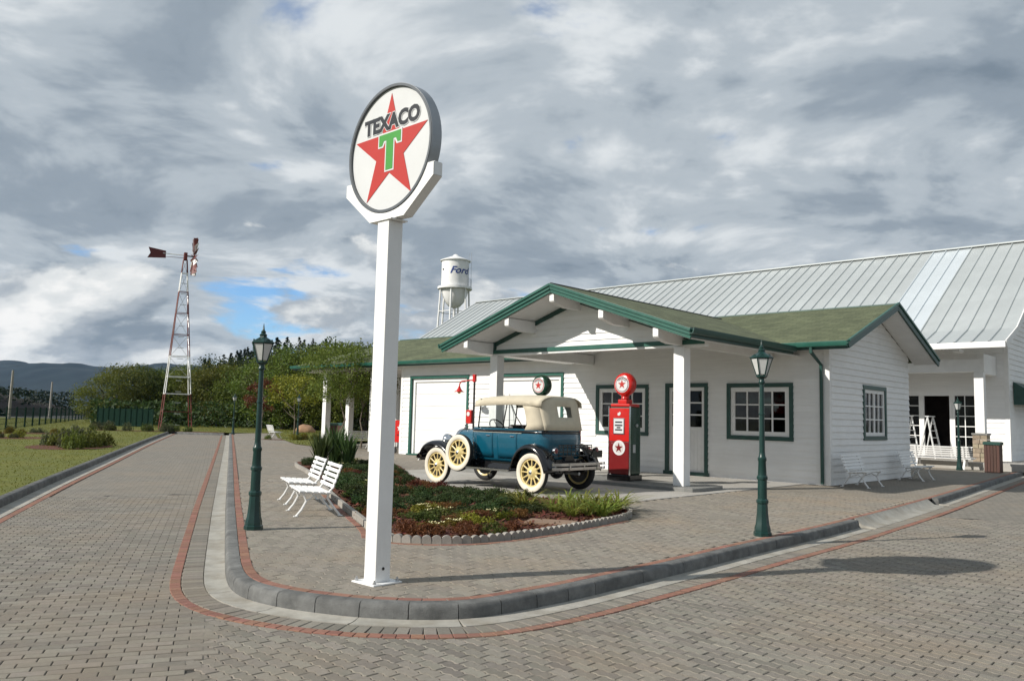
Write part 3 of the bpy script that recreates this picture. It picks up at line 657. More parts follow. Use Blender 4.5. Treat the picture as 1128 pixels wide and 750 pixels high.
# openings of the front wall: (s0, s1, z0, z1)
WIN1 = (-2.79, -0.916, 1.05, 2.555); WIN2 = (-7.23, -5.31, 1.05, 2.555); DOOR = (-4.736, -3.364, 0.0, 2.576)
GAR1 = (-16.12, -12.89, 0.0, 2.98); GAR2 = (-11.55, -8.535, 0.0, 2.98)
front_poly = [(WL, 0), (0, 0), (0, roofz(0) - .13), (-1.0, pz(-1.0) - .20), (PA, PZ - .22), (-7.9, pz(-7.9) - .20), (WL, roofz(0) - .13)]
def wall_shell(name, poly, ops, Mx, thick, parent, m):
    """a wall as a slab with real openings: split in vertical strips"""
    us = sorted(set([p[0] for p in poly] + [u for o in ops for u in o[:2]])); mb = MB()
    for a, b in zip(us, us[1:]):
        strip = clip_poly(clip_poly(poly, 1, 0, -a), -1, 0, b)
        zs = sorted(set([0.0] + [z for o in ops if o[0] <= a + 1e-6 and o[1] >= b - 1e-6 for z in o[2:]] + [99]))
        for za, zb in zip(zs, zs[1:]):
            if any(o[0] <= a + 1e-6 and o[1] >= b - 1e-6 and o[2] <= za + 1e-6 and o[3] >= zb - 1e-6 for o in ops): continue
            q = clip_poly(clip_poly(strip, 0, 1, -za), 0, -1, zb)
            if len(q) < 3: continue
            n = len(q); vs = [Mx @ Vector((u, 0, z)) for u, z in q] + [Mx @ Vector((u, -thick, z)) for u, z in q]
            mb.add(vs, [tuple(range(n)), tuple(range(n, 2 * n))] + [(i, (i + 1) % n, n + (i + 1) % n, n + i) for i in range(n)])
    return mb.build(name, m, parent)
ops = [WIN1, WIN2, DOOR, GAR1, GAR2]
fw = wall_shell('front_wall', front_poly, ops, MF, 0.14, gs, WHITE)
boards(fw, [(WL + .10, 0), (-0.12, 0)] + [(min(max(s, WL + .10), -0.12), z) for s, z in front_poly[2:]], ops, MF)
SW = (2.25, 4.04, 1.105, 2.592)
end_poly = [(0, 0), (DEP, 0), (DEP, roofz(DEP) - .13), (TR, ZR - .15), (0, roofz(0) - .13)]
ew = wall_shell('end_wall', end_poly, [SW], MR, 0.14, gs, WHITE)
boards(ew, [(0.12, 0), (DEP - .02, 0)] + [(min(max(t, 0.12), DEP - .02), z) for t, z in end_poly[2:]], [SW], MR)
MB().box(WL, 0, DEP - 0.14, DEP, 0, roofz(DEP) - .13).build('rear_wall', WHITE, gs)
lw = MB(); lw.prism([(0.003, 0), (DEP, 0), (DEP, roofz(DEP) - .13), (TR, ZR - .15), (0.003, roofz(0) - .13)], 0, 0.14, Matrix.Translation((WL, 0, 0)) @ Matrix(((0, 0, 1, 0), (1, 0, 0, 0), (0, 1, 0, 0), (0, 0, 0, 1)))); lw.build('left_wall', WHITE, gs)
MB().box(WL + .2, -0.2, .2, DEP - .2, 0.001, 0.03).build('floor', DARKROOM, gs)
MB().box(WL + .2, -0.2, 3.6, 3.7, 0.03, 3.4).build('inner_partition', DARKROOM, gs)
# corner boards
MB().box(-0.12, 0.026, -0.026, 0.12, 0, 3.56).build('corner_board', WHITE, gs, bevel=0.004)
MB().box(WL - .02, WL + .10, -0.028, -0.002, 0, 3.56).build('corner_board', WHITE, gs, bevel=0.004)

def frame(parent, name, o, Mx, w, dep0, dep1, m, bottom=True):
    mb = MB(); u0, u1, z0, z1 = o
    def bx(a, b, c, d):
        vs = [Mx @ Vector((u, y, z)) for u, y, z in ((a, dep0, c), (b, dep0, c), (b, dep1, c), (a, dep1, c), (a, dep0, d), (b, dep0, d), (b, dep1, d), (a, dep1, d))]
        mb.add(vs, [(0,3,2,1),(4,5,6,7),(0,1,5,4),(1,2,6,5),(2,3,7,6),(3,0,4,7)])
    zb = z0 + w if bottom else z0
    bx(u0, u0 + w, zb, z1 - w); bx(u1 - w, u1, zb, z1 - w); bx(u0, u1, z1 - w, z1)
    if bottom: bx(u0, u1, z0, z0 + w)
    return mb.build(name, m, parent, bevel=0.004)
def slab(parent, name, u0, u1, z0, z1, y0, y1, Mx, m, bevel=0):
    vs = [Mx @ Vector(p) for p in ((u0, y0, z0), (u1, y0, z0), (u1, y1, z0), (u0, y1, z0), (u0, y0, z1), (u1, y0, z1), (u1, y1, z1), (u0, y1, z1))]
    return MB().add(vs, [(0,3,2,1),(4,5,6,7),(0,1,5,4),(1,2,6,5),(2,3,7,6),(3,0,4,7)]).build(name, m, parent, bevel=bevel)
def window(o, Mx, nx, nz, split=None, sash=0.12):
    """green casing, white sash, muntins and panes"""
    g = 0.11
    w = frame(gs, 'window', o, Mx, g, -0.02, 0.045, DGREEN)
    u0, u1, z0, z1 = o[0] + g, o[1] - g, o[2] + g, o[3] - g
    frame(w, 'sash_frame', (u0, u1, z0, z1), Mx, sash, -0.06, 0.012, WHITE)
    a0, a1, c0, c1 = u0 + sash, u1 - sash, z0 + sash * 0.85, z1 - sash * 0.85
    for i in range(1, nx):
        u = a0 + (a1 - a0) * i / nx; wd = 0.045 if (split and i == split) else 0.018
        slab(w, 'muntin', u - wd, u + wd, c0, c1, -0.052, 0.004, Mx, WHITE)
    for j in range(1, nz):
        z = c0 + (c1 - c0) * j / nz; slab(w, 'muntin', a0, a1, z - 0.017, z + 0.017, -0.050, 0.002, Mx, WHITE)
    for i in range(nx):
        for j in range(nz):
            slab(w, 'pane', a0 + (a1 - a0) * i / nx + .01, a0 + (a1 - a0) * (i + 1) / nx - .01, c0 + (c1 - c0) * j / nz + .01, c0 + (c1 - c0) * (j + 1) / nz - .01, -0.036, -0.030, Mx, GLASS)
    return w
window(WIN1, MF, 4, 3); window(WIN2, MF, 4, 3); window(SW, MR, 4, 3, split=2, sash=0.10)
# entrance door
d = frame(gs, 'door', DOOR, MF, 0.11, -0.02, 0.045, DGREEN, bottom=False)
slab(d, 'door_step', DOOR[0] - .04, DOOR[1] + .04, 0.002, 0.10, -0.02, 0.07, MF, DGREEN)
u0, u1 = DOOR[0] + .11, DOOR[1] - .11; um = (u0 + u1) / 2
for a, b, k in ((u0, um - .002, 0), (um + .002, u1, 1)):
    n = 5
    for i in range(n): slab(d, 'door_plank', a + (b - a) * i / n + .002, a + (b - a) * (i + 1) / n - .002, 0.10, 1.25, -0.05, -0.012, MF, WHITE)
    frame(d, 'door_sash', (a + .001, b - .001, 1.25, 2.46), MF, 0.10, -0.05, -0.008, WHITE)
    for j in range(3):
        z0, z1 = 1.35 + j * 0.337, 1.35 + (j + 1) * 0.337
        if j: slab(d, 'glazing_bar', a + .10, b - .10, z0 - .02, z0 + .02, -0.048, -0.010, MF, WHITE)
        slab(d, 'pane', a + .095, b - .095, z0 + .021, z1 - .021, -0.036, -0.03, MF, GLASS)
slab(d, 'door_handle', um - 0.07, um - 0.035, 0.98, 1.18, -0.012, 0.03, MF, DARK, bevel=0.005)
# sectional garage doors
for G in (GAR1, GAR2):
    gd = frame(gs, 'garage_door', G, MF, 0.10, -0.02, 0.05, GREEN, bottom=False)
    slab(gd, 'threshold', G[0] - .05, G[1] + .05, 0.002, 0.05, -0.05, 0.09, MF, GREEN)
    frame(gd, 'inner_jamb', (G[0] + .10, G[1] - .10, 0.05, G[3] - .10), MF, 0.13, -0.14, -0.03, WHITE, bottom=False)
    n = 6; z0, z1 = 0.05, G[3] - .23
    for i in range(n): slab(gd, 'door_panel', G[0] + .23, G[1] - .23, z0 + (z1 - z0) * i / n + .003, z0 + (z1 - z0) * (i + 1) / n - .003, -0.13, -0.085, MF, WHITE, bevel=0.004)
# roof over everything
def roof_slab(name, pts, thick, m, parent, uvdir=None):
    """polygon with thickness; uv in metres, v up the slope"""
    n = len(pts); P = [Vector(p) for p in pts]; nor = (P[1] - P[0]).cross(P[2] - P[0]).normalized()
    if nor.z < 0: nor = -nor
    vs = P + [p - nor * thick for p in P]
    mb = MB().add(vs, [tuple(range(n)), tuple(range(n, 2 * n))[::-1]] + [(i, n + i, n + (i + 1) % n, (i + 1) % n) for i in range(n)])
    me = mb.mesh(name, m); uv = me.uv_layers.new(name='uv'); hz = Vector((0, 0, 1)).cross(nor).normalized(); up = nor.cross(hz)
    for poly in me.polygons:
        for li in poly.loop_indices:
            c = me.vertices[me.loops[li].vertex_index].co; uv.data[li].uv = (c.dot(hz), c.dot(up))
    return link(name, me, parent)
RL = -23.5; HIPR = -20.6
vl, vr = PA - (PZ - ZE) / PSL, PA + (PZ - ZE) / PSL; vt = (PZ - ZE) / SL - EV
roof = roof_slab('roof', [(RL, -EV, ZE), (vl, -EV, ZE), (PA, vt, PZ), (vr, -EV, ZE), (OV, -EV, ZE), (OV, TR, ZR), (HIPR, TR, ZR)], 0.05, SHINGLE, gs)
roof_slab('rear_slope', [(OV, 2 * TR + EV, ZE), (OV, TR, ZR), (HIPR, TR, ZR), (RL, 2 * TR + EV, ZE)], 0.05, SHINGLE, roof)
roof_slab('hip_end', [(RL, -EV, ZE), (HIPR, TR, ZR), (RL, 2 * TR + EV, ZE)], 0.05, SHINGLE, roof)
MB().tube([(OV, TR, ZR - .005), (HIPR, TR, ZR - .005)], 0.035, 8).build('ridge_cap', DGREEN, roof)
# white soffits below
dz = 0.085
roof_slab('soffit', [(RL + .06, -EV + .05, ZE - dz), (vl + .1, -EV + .05, ZE - dz), (vl + .1, 0.02, roofz(0.02) - dz), (RL + .06, 0.02, roofz(.02) - dz)], 0.03, WHITE, gs)
roof_slab('soffit', [(vr - .1, -EV + .05, ZE - dz), (OV - .05, -EV + .05, ZE - dz), (OV - .05, 0.02, roofz(0.02) - dz), (vr - .1, 0.02, roofz(.02) - dz)], 0.03, WHITE, gs)
roof_slab('soffit', [(0.02, 0.03, roofz(.03) - dz), (OV - .05, 0.03, roofz(.03) - dz), (OV - .05, TR, ZR - dz), (0.02, TR, ZR - dz)], 0.03, WHITE, gs)
roof_slab('soffit', [(0.02, TR + .002, ZR - dz), (OV - .05, TR + .002, ZR - dz), (OV - .05, 2 * TR + EV - .05, ZE - dz), (0.02, 2 * TR + EV - .05, ZE - dz)], 0.03, WHITE, gs)
roof_slab('carport_ceiling', [(RL + .1, .05, 3.30), (WL - .03, .05, 3.30), (WL - .03, DEP + .2, 3.30), (RL + .1, DEP + .2, 3.30)], 0.04, WHITE, gs)
# fascias and gutters
def fascia(a, b, h=0.20, w=0.04, name='fascia', m=None, dz=-0.08):
    mb = MB(); mb.beam((a[0], a[1], a[2] + dz), (b[0], b[1], b[2] + dz), w, h); return mb.build(name, m or DGREEN, roof, bevel=0.004)
def gutter(a, b, out, m=None):
    a, b = Vector(a), Vector(b); out = Vector(out); prof = [(0.0, 0.0), (0.0, -0.105), (0.05, -0.12), (0.10, -0.10), (0.125, -0.03), (0.125, 0.012), (0.108, 0.012), (0.104, -0.03), (0.085, -0.085), (0.05, -0.10), (0.015, -0.09), (0.015, 0.0)]
    mb = MB().loft([[p + out * o + Vector((0, 0, z)) for o, z in prof] for p in (a, b)], True, True); return mb.build('gutter', m or GREEN, roof, smooth=30)
fascia((RL, -EV, ZE), (vl + .05, -EV, ZE)); gutter((RL - .05, -EV - .021, ZE - .01), (vl + .25, -EV - .021, ZE - .01), (0, -1, 0))
fascia((vr - .05, -EV, ZE), (OV, -EV, ZE)); gutter((vr + .05, -EV - .021, ZE - .01), (OV + .02, -EV - .021, ZE - .01), (0, -1, 0))
fascia((RL, -EV, ZE), (RL, 2 * TR + EV, ZE)); gutter((RL - .021, -EV, ZE - .01), (RL - .021, 2 * TR + EV, ZE - .01), (-1, 0, 0))
for t0, t1 in ((-EV - .02, TR), (2 * TR + EV + .02, TR)):
    z0 = ZE - SL * .02; fascia((OV + .015, t0, z0), (OV + .015, t1, ZR), h=0.20, w=0.045, dz=-0.07); fascia((OV + .045, t0, z0), (OV + .045, t1, ZR), h=0.06, w=0.05, name='verge_trim', m=GREEN, dz=0.02)
dsp = MB().tube([(-0.18, -EV - .07, ZE - .10), (-0.18, -EV - .07, ZE - .24), (-0.16, -0.09, ZE - .52), (-0.16, -0.09, 0.25), (-0.16, -0.09, 0.03)], 0.045, 8); dsp.build('downspout', DGREEN, gs, smooth=40)
# ------------------------------------------------ porch
porch = roof_slab('porch_roof', [(PA + PW, -PP, PE), (PA, -PP, PZ), (PA, vt, PZ), (vr, -EV, ZE), (PA + PW, -EV, PE)], 0.05, SHINGLE, gs)
roof_slab('porch_slope', [(PA - PW, -PP, PE), (PA, -PP, PZ), (PA, vt, PZ), (vl, -EV, ZE), (PA - PW, -EV, PE)], 0.05, SHINGLE, porch)
MB().tube([(PA, -PP - .03, PZ), (PA, vt, PZ)], 0.03, 8).build('ridge_cap', DARK, porch)
for sg in (-1, 1):
    e = PA + sg * PW
    roof_slab('porch_ceiling', [(e - sg * .05, -PP + .03, PE - .20 + .017), (PA + sg * .002, -PP + .03, PZ - .20), (PA + sg * .002, -.03, PZ - .20), (e - sg * .05, -.03, PE - .20 + .017)], 0.03, WHITE, porch)
    # stepped green verge boards on the gable
    for (off, h, dd, mm) in ((0.0, 0.21, -0.105, GREEN), (0.03, 0.135, -0.065, GREEN), (0.06, 0.06, -0.025, GREEN)):
        mb = MB(); mb.beam((e + sg * .06, -PP - .015 - off, PE - PSL * .06 + dd), (PA, -PP - .015 - off, PZ + dd), 0.035, h); mb.build('verge_board', mm, porch, bevel=0.005)
    mb = MB(); mb.beam((e, -PP, PE - .08), (e, -EV, PE - .08), 0.04, 0.20); mb.build('fascia', DGREEN, porch)
    a, b = Vector((e + sg * .021, -PP - .07, PE - .01)), Vector((e + sg * .021, -EV - .02, PE - .01))
    prof = [(0.0, 0.0), (0.0, -0.105), (0.05, -0.12), (0.10, -0.10), (0.125, -0.03), (0.125, 0.012), (0.108, 0.012), (0.085, -0.085), (0.05, -0.10), (0.015, -0.09), (0.015, 0.0)]
    MB().loft([[p + Vector((sg * o, 0, z)) for o, z in prof] for p in (a, b)], True, True).build('gutter', DGREEN if sg > 0 else GREEN, porch, smooth=30)
    # purlin ends
    for k in ((1, 2) if True else ()):
        s = PA + sg * 1.465 * k; zt = pz(s) - 0.232
        mb = MB(); hgt = 0.21; y0 = -PP + .02
        prof = [(y0, zt), (y0, zt - hgt + .03), (y0 + .03, zt - hgt), (y0 + .35, zt - hgt - .07), (y0 + .5, zt - hgt - .09), (-0.05, zt - hgt - .09), (-0.05, zt)]
        mb.add([(s - .07, y, z) for y, z in prof] + [(s + .07, y, z) for y, z in prof], [tuple(range(7)), tuple(range(7, 14))] + [(i, (i + 1) % 7, 7 + (i + 1) % 7, 7 + i) for i in range(7)]); mb.build('purlin', WHITE, porch, bevel=0.006)
s = PA; zt = PZ - .232; y0 = -PP + .02; hgt = 0.21
prof = [(y0, zt), (y0, zt - hgt + .03), (y0 + .03, zt - hgt), (y0 + .35, zt - hgt - .07), (y0 + .5, zt - hgt - .09), (-0.05, zt - hgt - .09), (-0.05, zt)]
MB().add([(s - .07, y, z) for y, z in prof] + [(s + .07, y, z) for y, z in prof], [tuple(range(7)), tuple(range(7, 14))] + [(i, (i + 1) % 7, 7 + (i + 1) % 7, 7 + i) for i in range(7)]).build('ridge_beam', WHITE, porch, bevel=0.006)
# boarded gable over the columns, with green trim
CT, CS1, CS2, BZ = -4.45, -7.25, -1.52, 3.16
gab = [(CS1, BZ + .10), (CS2 + .30, BZ + .10), (CS2 + .30, pz(CS2 + .30) - .22), (PA, PZ - .22), (CS1, pz(CS1) - .22)]
MG = Matrix(((1, 0, 0, 0), (0, -1, 0, CT - .02), (0, 0, 1, 0), (0, 0, 0, 1)))
gw = wall_shell('gable_wall', gab, [], MG, 0.06, porch, WHITE)
boards(gw, gab, [], MG, z0=BZ + .10)
MB().box(CS1 - .10, CS2 + .62, CT - .08, CT + .09, BZ - .02, BZ + .10).build('tie_beam', WHITE, porch, bevel=0.005)
MB().box(CS1 - .12, CS2 + .62, CT - .105, CT - .082, BZ + .03, BZ + .135).build('trim_board', GREEN, porch, bevel=0.004)
for sg in (-1, 1):
    s0 = CS1 if sg < 0 else CS2 + .3
    mb = MB(); mb.beam((s0, CT - .055, pz(s0) - .29), (PA, CT - .055, PZ - .29), 0.03, 0.12); mb.build('trim_board', DGREEN, porch)
MB().box(CS1 - .13, CS1 + .0, CT - .10, CT - .03, BZ + .137, pz(CS1) - .25).build('trim_board', DGREEN, porch)
for s in (CS1, CS2):
    c = MB(); c.box(s - .135, s + .135, CT - .135, CT + .135, 0.085, BZ - .021); c.build('column', WHITE, gs, bevel=0.008)
# carport posts
for (s, t) in ((-21.8, 0.1), (-18.5, 0.1), (-22.2, 1.6), (-22.2, 4.4), (-20.4, 3.2)):
    MB().box(s - .13, s + .13, t - .13, t + .13, 0, 3.26).build('post', WHITE, gs, bevel=0.006)
MB().box(RL + .6, WL - .03, -0.02, 0.22, 3.262, 3.40).build('carport_beam', WHITE, gs)

# ================================================================== LARGE HALL BEHIND
hall = thing('exhibition_hall', 'large white hall with grey ribbed metal roof and columned veranda behind the filling station', 'building', bl(0, 0), BROT)
HE, HEZ, HB, HBZ, HR, HRZ = 12.5, 4.57, 14.3, 5.22, 22.6, 10.07; HS0, HS1 = -35.6, 1.30; HW, HF = 16.0, 0.26
npan = 66; pw = (HS1 - HS0) / npan
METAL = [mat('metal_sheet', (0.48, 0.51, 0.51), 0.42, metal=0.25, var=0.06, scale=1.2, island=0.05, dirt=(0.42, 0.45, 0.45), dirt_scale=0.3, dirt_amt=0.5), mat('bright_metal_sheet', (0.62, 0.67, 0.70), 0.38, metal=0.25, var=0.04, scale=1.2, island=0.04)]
hr = MB().beam((HS0 - .05, HR, HRZ + .03), (HS1 + .05, HR, HRZ + .03), 0.35, 0.06).build('ridge_flashing', METAL[0], hall)
pm = []
for mm in METAL:
    mb = MB(); prof = [(0, 0.0), (0.02, 0.055), (0.055, 0.055), (0.075, 0.0), (pw * .5, 0.004), (pw, 0.0)]
    mb.loft([[Vector((x, t, z + h)) for x, h in prof] for t, z in ((HE, HEZ), (HB, HBZ), (HR, HRZ))], False)
    pm.append(mb.mesh('roof_panel', mm))
for i in range(npan):
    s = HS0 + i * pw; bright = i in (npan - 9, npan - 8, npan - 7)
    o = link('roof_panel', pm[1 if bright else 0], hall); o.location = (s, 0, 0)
mb = MB(); mb.add([(HS0, HR, HRZ), (HS1, HR, HRZ), (HS1, 2 * HR - HE, HEZ), (HS0, 2 * HR - HE, HEZ)], [(0, 1, 2, 3)]); mb.build('rear_roof', METAL[0], hall)
mb = MB(); mb.add([(HS0 + .02, HE + .02, HEZ - .08), (HS1 - .02, HE + .02, HEZ - .08), (HS1 - .02, HB, HBZ - .08), (HS0 + .02, HB, HBZ - .08), (HS1 - .02, HR, HRZ - .08), (HS0 + .02, HR, HRZ - .08)], [(0, 1, 2, 3), (3, 2, 4, 5)]); mb.build('soffit', WHITE, hall)
MB().box(HS0, HS1 + .02, HE - .10, HE + .02, HEZ - .20, HEZ + .02).build('white_gutter', WHITE, hall, bevel=0.01)
for (a, b) in (((HE, HEZ), (HB, HBZ)), ((HB, HBZ), (HR, HRZ)), ((HR, HRZ), (2 * HR - HE, HEZ))):
    MB().beam((HS1 + .03, a[0], a[1] - .06), (HS1 + .03, b[0], b[1] - .06), 0.04, 0.24).build('barge_board', WHITE, hall); MB().beam((HS0 - .03, a[0], a[1] - .06), (HS0 - .03, b[0], b[1] - .06), 0.04, 0.24).build('barge_board', WHITE, hall)
hz_ = lambda t: HBZ + (HRZ - HBZ) * (t - HB) / (HR - HB)
MB().box(HS0 + .4, 3.2, 13.2, 2 * HR - HW, -0.02, HF).build('veranda_slab', CONC, hall, bevel=0.02)
DOP = (-4.60, -0.48, HF, 2.86)
MH = Matrix(((1, 0, 0, 0), (0, -1, 0, HW), (0, 0, 1, 0), (0, 0, 0, 1)))
hw = wall_shell('front_wall', [(HS0 + .5, HF), (0.62, HF), (0.62, hz_(HW) - .12), (HS0 + .5, hz_(HW) - .12)], [DOP], MH, 0.2, hall, WHITE)
boards(hw, [(-9, HF), (0.50, HF), (0.50, hz_(HW) - .12), (-9, hz_(HW) - .12)], [DOP], MH, course=0.21, z0=HF)
MB().box(0.50, 0.66, HW - .03, HW + .12, HF, 5.3).build('corner_board', WHITE, hall)
mb = MB(); mb.prism([(HW + .003, HF), (2 * HR - HW, HF), (2 * HR - HW, hz_(HW) - .12), (HR, HRZ - .12), (HW + .003, hz_(HW) - .12)], 0.42, 0.62, Matrix(((0, 0, 1, 0), (1, 0, 0, 0), (0, 1, 0, 0), (0, 0, 0, 1)))); ewl = mb.build('end_wall', WHITE, hall)
MHE = Matrix(((0, 1, 0, 0.62), (1, 0, 0, 0), (0, 0, 1, 0), (0, 0, 0, 1)))
boards(ewl, [(HW + .15, HF), (2 * HR - HW, HF), (2 * HR - HW, hz_(HW) - .12), (HR, HRZ - .12), (HW + .15, hz_(HW) - .12)], [], MHE, course=0.21, z0=HF)
MB().box(HS0 + .5, HS0 + .7, HW + .05, 2 * HR - HW, HF, 6.0).build('far_wall', WHITE, hall)
mb = MB(); mb.prism([(HW, 5.9), (2 * HR - HW, 5.9), (HR, HRZ - .15)], HS0 + .5, HS0 + .7, Matrix(((0, 0, 1, 0), (1, 0, 0, 0), (0, 1, 0, 0), (0, 0, 0, 1)))); mb.build('far_gable', WHITE, hall)
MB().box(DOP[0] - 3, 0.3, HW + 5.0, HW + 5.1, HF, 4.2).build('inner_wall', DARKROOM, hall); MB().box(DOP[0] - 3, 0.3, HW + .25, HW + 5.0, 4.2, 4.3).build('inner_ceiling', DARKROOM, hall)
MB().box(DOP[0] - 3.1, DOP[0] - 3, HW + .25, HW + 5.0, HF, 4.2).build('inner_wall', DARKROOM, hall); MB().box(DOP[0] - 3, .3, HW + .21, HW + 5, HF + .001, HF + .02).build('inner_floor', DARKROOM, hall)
# glazed screen: side lights and an open doorway
GX = [DOP[0], -3.56, -2.56, -1.36, DOP[1]]
def glazed(u0, u1, nx, nz):
    f = frame(hall, 'french_door', (u0, u1, DOP[2], DOP[3]), MH, 0.075, -0.12, -0.02, WHITE)
    a0, a1, c0, c1 = u0 + .075, u1 - .075, DOP[2] + .075, DOP[3] - .075
    for i in range(1, nx): slab(f, 'muntin', a0 + (a1 - a0) * i / nx - .015, a0 + (a1 - a0) * i / nx + .015, c0, c1, -.09, -.04, MH, WHITE)
    for j in range(1, nz): slab(f, 'muntin', a0, a1, c0 + (c1 - c0) * j / nz - .015, c0 + (c1 - c0) * j / nz + .015, -.088, -.042, MH, WHITE)
    for i in range(nx):
        for j in range(nz): slab(f, 'pane', a0 + (a1 - a0) * i / nx + .012, a0 + (a1 - a0) * (i + 1) / nx - .012, c0 + (c1 - c0) * j / nz + .012, c0 + (c1 - c0) * (j + 1) / nz - .012, -.068, -.062, MH, GLASS)
glazed(GX[0] + .002, GX[1], 2, 6); glazed(GX[1] + .004, GX[2], 2, 6); glazed(GX[3], GX[4] - .002, 2, 6)
slab(hall, 'door_post', GX[2] + .003, GX[2] + .12, DOP[2], DOP[3], -.12, -.02, MH, WHITE); slab(hall, 'door_post', GX[3] - .12, GX[3] - .003, DOP[2], DOP[3], -.12, -.02, MH, WHITE)
MB().box(HS0 + .6, 0.3, 13.86, 14.14, 3.60, 4.08).build('veranda_beam', WHITE, hall, bevel=0.01)
MB().box(0.0, 0.24, 14.145, HW - .03, 3.55, 4.3).build('side_beam', WHITE, hall, bevel=0.01)
for s in (0.11, -5.2, -10.5):
    c = MB().box(s - .16, s + .16, 13.84, 14.16, 1.32, 3.599).build('column', WHITE, hall, bevel=0.008)
    if s > 0:
        MB().box(s - .27, s + .27, 13.73, 14.27, 1.25, 1.319).build('stone_cap', GREYC, c, bevel=0.01)
        for k in range(6):
            for side, (dx, dy) in enumerate(((0, -1), (1, 0), (-1, 0), (0, 1))):
                w = 0.24; h0 = HF + k * (1.25 - HF) / 6; h1 = HF + (k + 1) * (1.25 - HF) / 6; cut = rng.uniform(-.08, .08)
                for a, b in ((-w, cut - .006), (cut + .006, w)):
                    d0 = 0.16; d1 = 0.24 + rng.uniform(-.012, .012)
                    if dx == 0: bx = (s + a, s + b, 14 + (dy * d0 if dy > 0 else dy * d1), 14 + (dy * d1 if dy > 0 else dy * d0))
                    else: bx = (s + (dx * d0 if dx > 0 else dx * d1), s + (dx * d1 if dx > 0 else dx * d0), 14 + a * .98, 14 + b * .98)
                    MB().box(bx[0], bx[1], bx[2], bx[3], h0 + .006, h1 - .004).build('stone', STONE, c, bevel=0.01)
aw = MB(); aw.add([(0.66, 16.7, 3.35), (0.66, 20.5, 3.35), (1.55, 16.7, 2.75), (1.55, 20.5, 2.75), (1.55, 16.7, 2.45), (1.55, 20.5, 2.45)], [(0, 1, 3, 2), (2, 3, 5, 4)]); aw.add([(0.66, 16.7, 3.35), (1.55, 16.7, 2.75), (1.55, 16.7, 2.45), (0.66, 16.7, 2.45)], [(0, 1, 2, 3)]); aw.add([(0.66, 20.5, 3.35), (1.55, 20.5, 2.75), (1.55, 20.5, 2.45), (0.66, 20.5, 2.45)], [(0, 1, 2, 3)])
tag(aw.build('awning', DGREEN, None, solid=0.015), 'dark green fabric awning on the end wall of the large hall', 'awning').matrix_world = Matrix.Translation(bl(0, 0)) @ Matrix.Rotation(BROT, 4, 'Z')
LIGHTW = mat('white_fitting', (0.8, 0.8, 0.8), 0.4)
MB().box(-0.55, -0.30, 13.0, 13.6, 4.30, 4.42).build('bulkhead_fitting', LIGHTW, hall, bevel=0.02)

# ================================================================== POLE SIGN
sp = gnd(415, 641)
sign = thing('pole_sign', 'tall white post sign with round white disc bearing a red star and green letter', 'sign', sp, BROT)
pb = MB().box(-.16, .16, -.16, .16, 0, 0.014).build('base_plate', WHITE, sign, bevel=0.003)
for a in (-1, 1):
    for b in (-1, 1): MB().lathe([(0.016, 0.014), (0.016, 0.034), (0.008, 0.036), (0.008, 0.05)], 6, Matrix.Translation((a * .128, b * .128, 0))).build('bolt', STEEL, pb)
MB().box(-.0825, .0825, -.0825, .0825, 0.0145, 3.275).build('pole', WHITE, sign, bevel=0.006)
MB().lathe([(0.014, 0), (0.014, 0.004)], 10, Matrix.Translation((0.083, 0, 0.13)) @ Matrix.Rotation(math.pi / 2, 4, 'Y')).build('bolt_hole', DARK, sign)
DC, DR = 3.972, 0.612          # disc centre height above the walk, radius
XZ = Matrix(((1, 0, 0, 0), (0, 0, 1, 0), (0, 1, 0, 0), (0, 0, 0, 1)))     # (x, z, y)
def disc_ring(r0, r1, y0, y1, n=72):
    mb = MB(); rings = [[Vector((r * math.cos(2 * math.pi * k / n), y, DC + r * math.sin(2 * math.pi * k / n))) for r, y in ((r0, y0), (r1, y0), (r1, y1), (r0, y1))] for k in range(n + 1)]
    return mb.loft(rings, True, False)
rim = disc_ring(DR - .028, DR - .004, -0.062, 0.062).build('rim', RIMD, sign, smooth=40); disc_ring(DR - .0035, DR, -0.056, 0.056).build('rim_band', mat('rim_band_grey', (0.34, 0.36, 0.38), 0.4, metal=0.4, var=0.1, scale=4), sign, smooth=40)
n = 72; poly = [((DR - .031) * math.cos(2 * math.pi * k / n), DC + (DR - .031) * math.sin(2 * math.pi * k / n)) for k in range(n)]
face = MB().prism(poly, -0.036, 0.036, XZ).build('disc_face', SIGNW, sign)
MB().prism([(x, DC - 0.02 + z) for x, z in star(0.555)], -0.040, -0.0365, XZ).build('star', SIGNR, face)
# block letter T with serifs: white outline under a green letter
def tee(w, h, a, sv, g=0.0):
    return [(-w - g, h + g), (w + g, h + g), (w + g, h - a - sv - g), (w - .045 + g * 0 - g, h - a - sv - g), (w - .07 - g, h - a - g), (.052 + g, h - a - g), (.052 + g, -h - g), (-.052 - g, -h - g), (-.052 - g, h - a - g), (-w + .07 + g, h - a - g), (-w + .045 + g, h - a - sv - g), (-w - g, h - a - sv - g)]
MB().prism([(x, DC - .025 + z) for x, z in tee(.16, .175, .062, .045, 0.016)], -0.0425, -0.0402, XZ).build('letter_outline', SIGNW, face)
MB().prism([(x, DC - .025 + z) for x, z in tee(.16, .175, .062, .045, 0.0)], -0.0450, -0.0427, XZ).build('letter', SIGNG, face)
word = text_mesh('TEXACO', 0.20, 0.0004, SIGNB, bold=0.011, space=1.02); wo = link('lettering', word, face); wo.matrix_local = Matrix.Translation((0.01, -0.0416, DC + .255)) @ Matrix.Rotation(math.pi / 2, 4, 'X')
wd = word; xs_ = [v.co.x for v in wd.vertices]; k_ = 0.82 / (max(xs_) - min(xs_)); mid_ = (max(xs_) + min(xs_)) / 2
for v in wd.vertices: v.co.x = (v.co.x - mid_) * k_
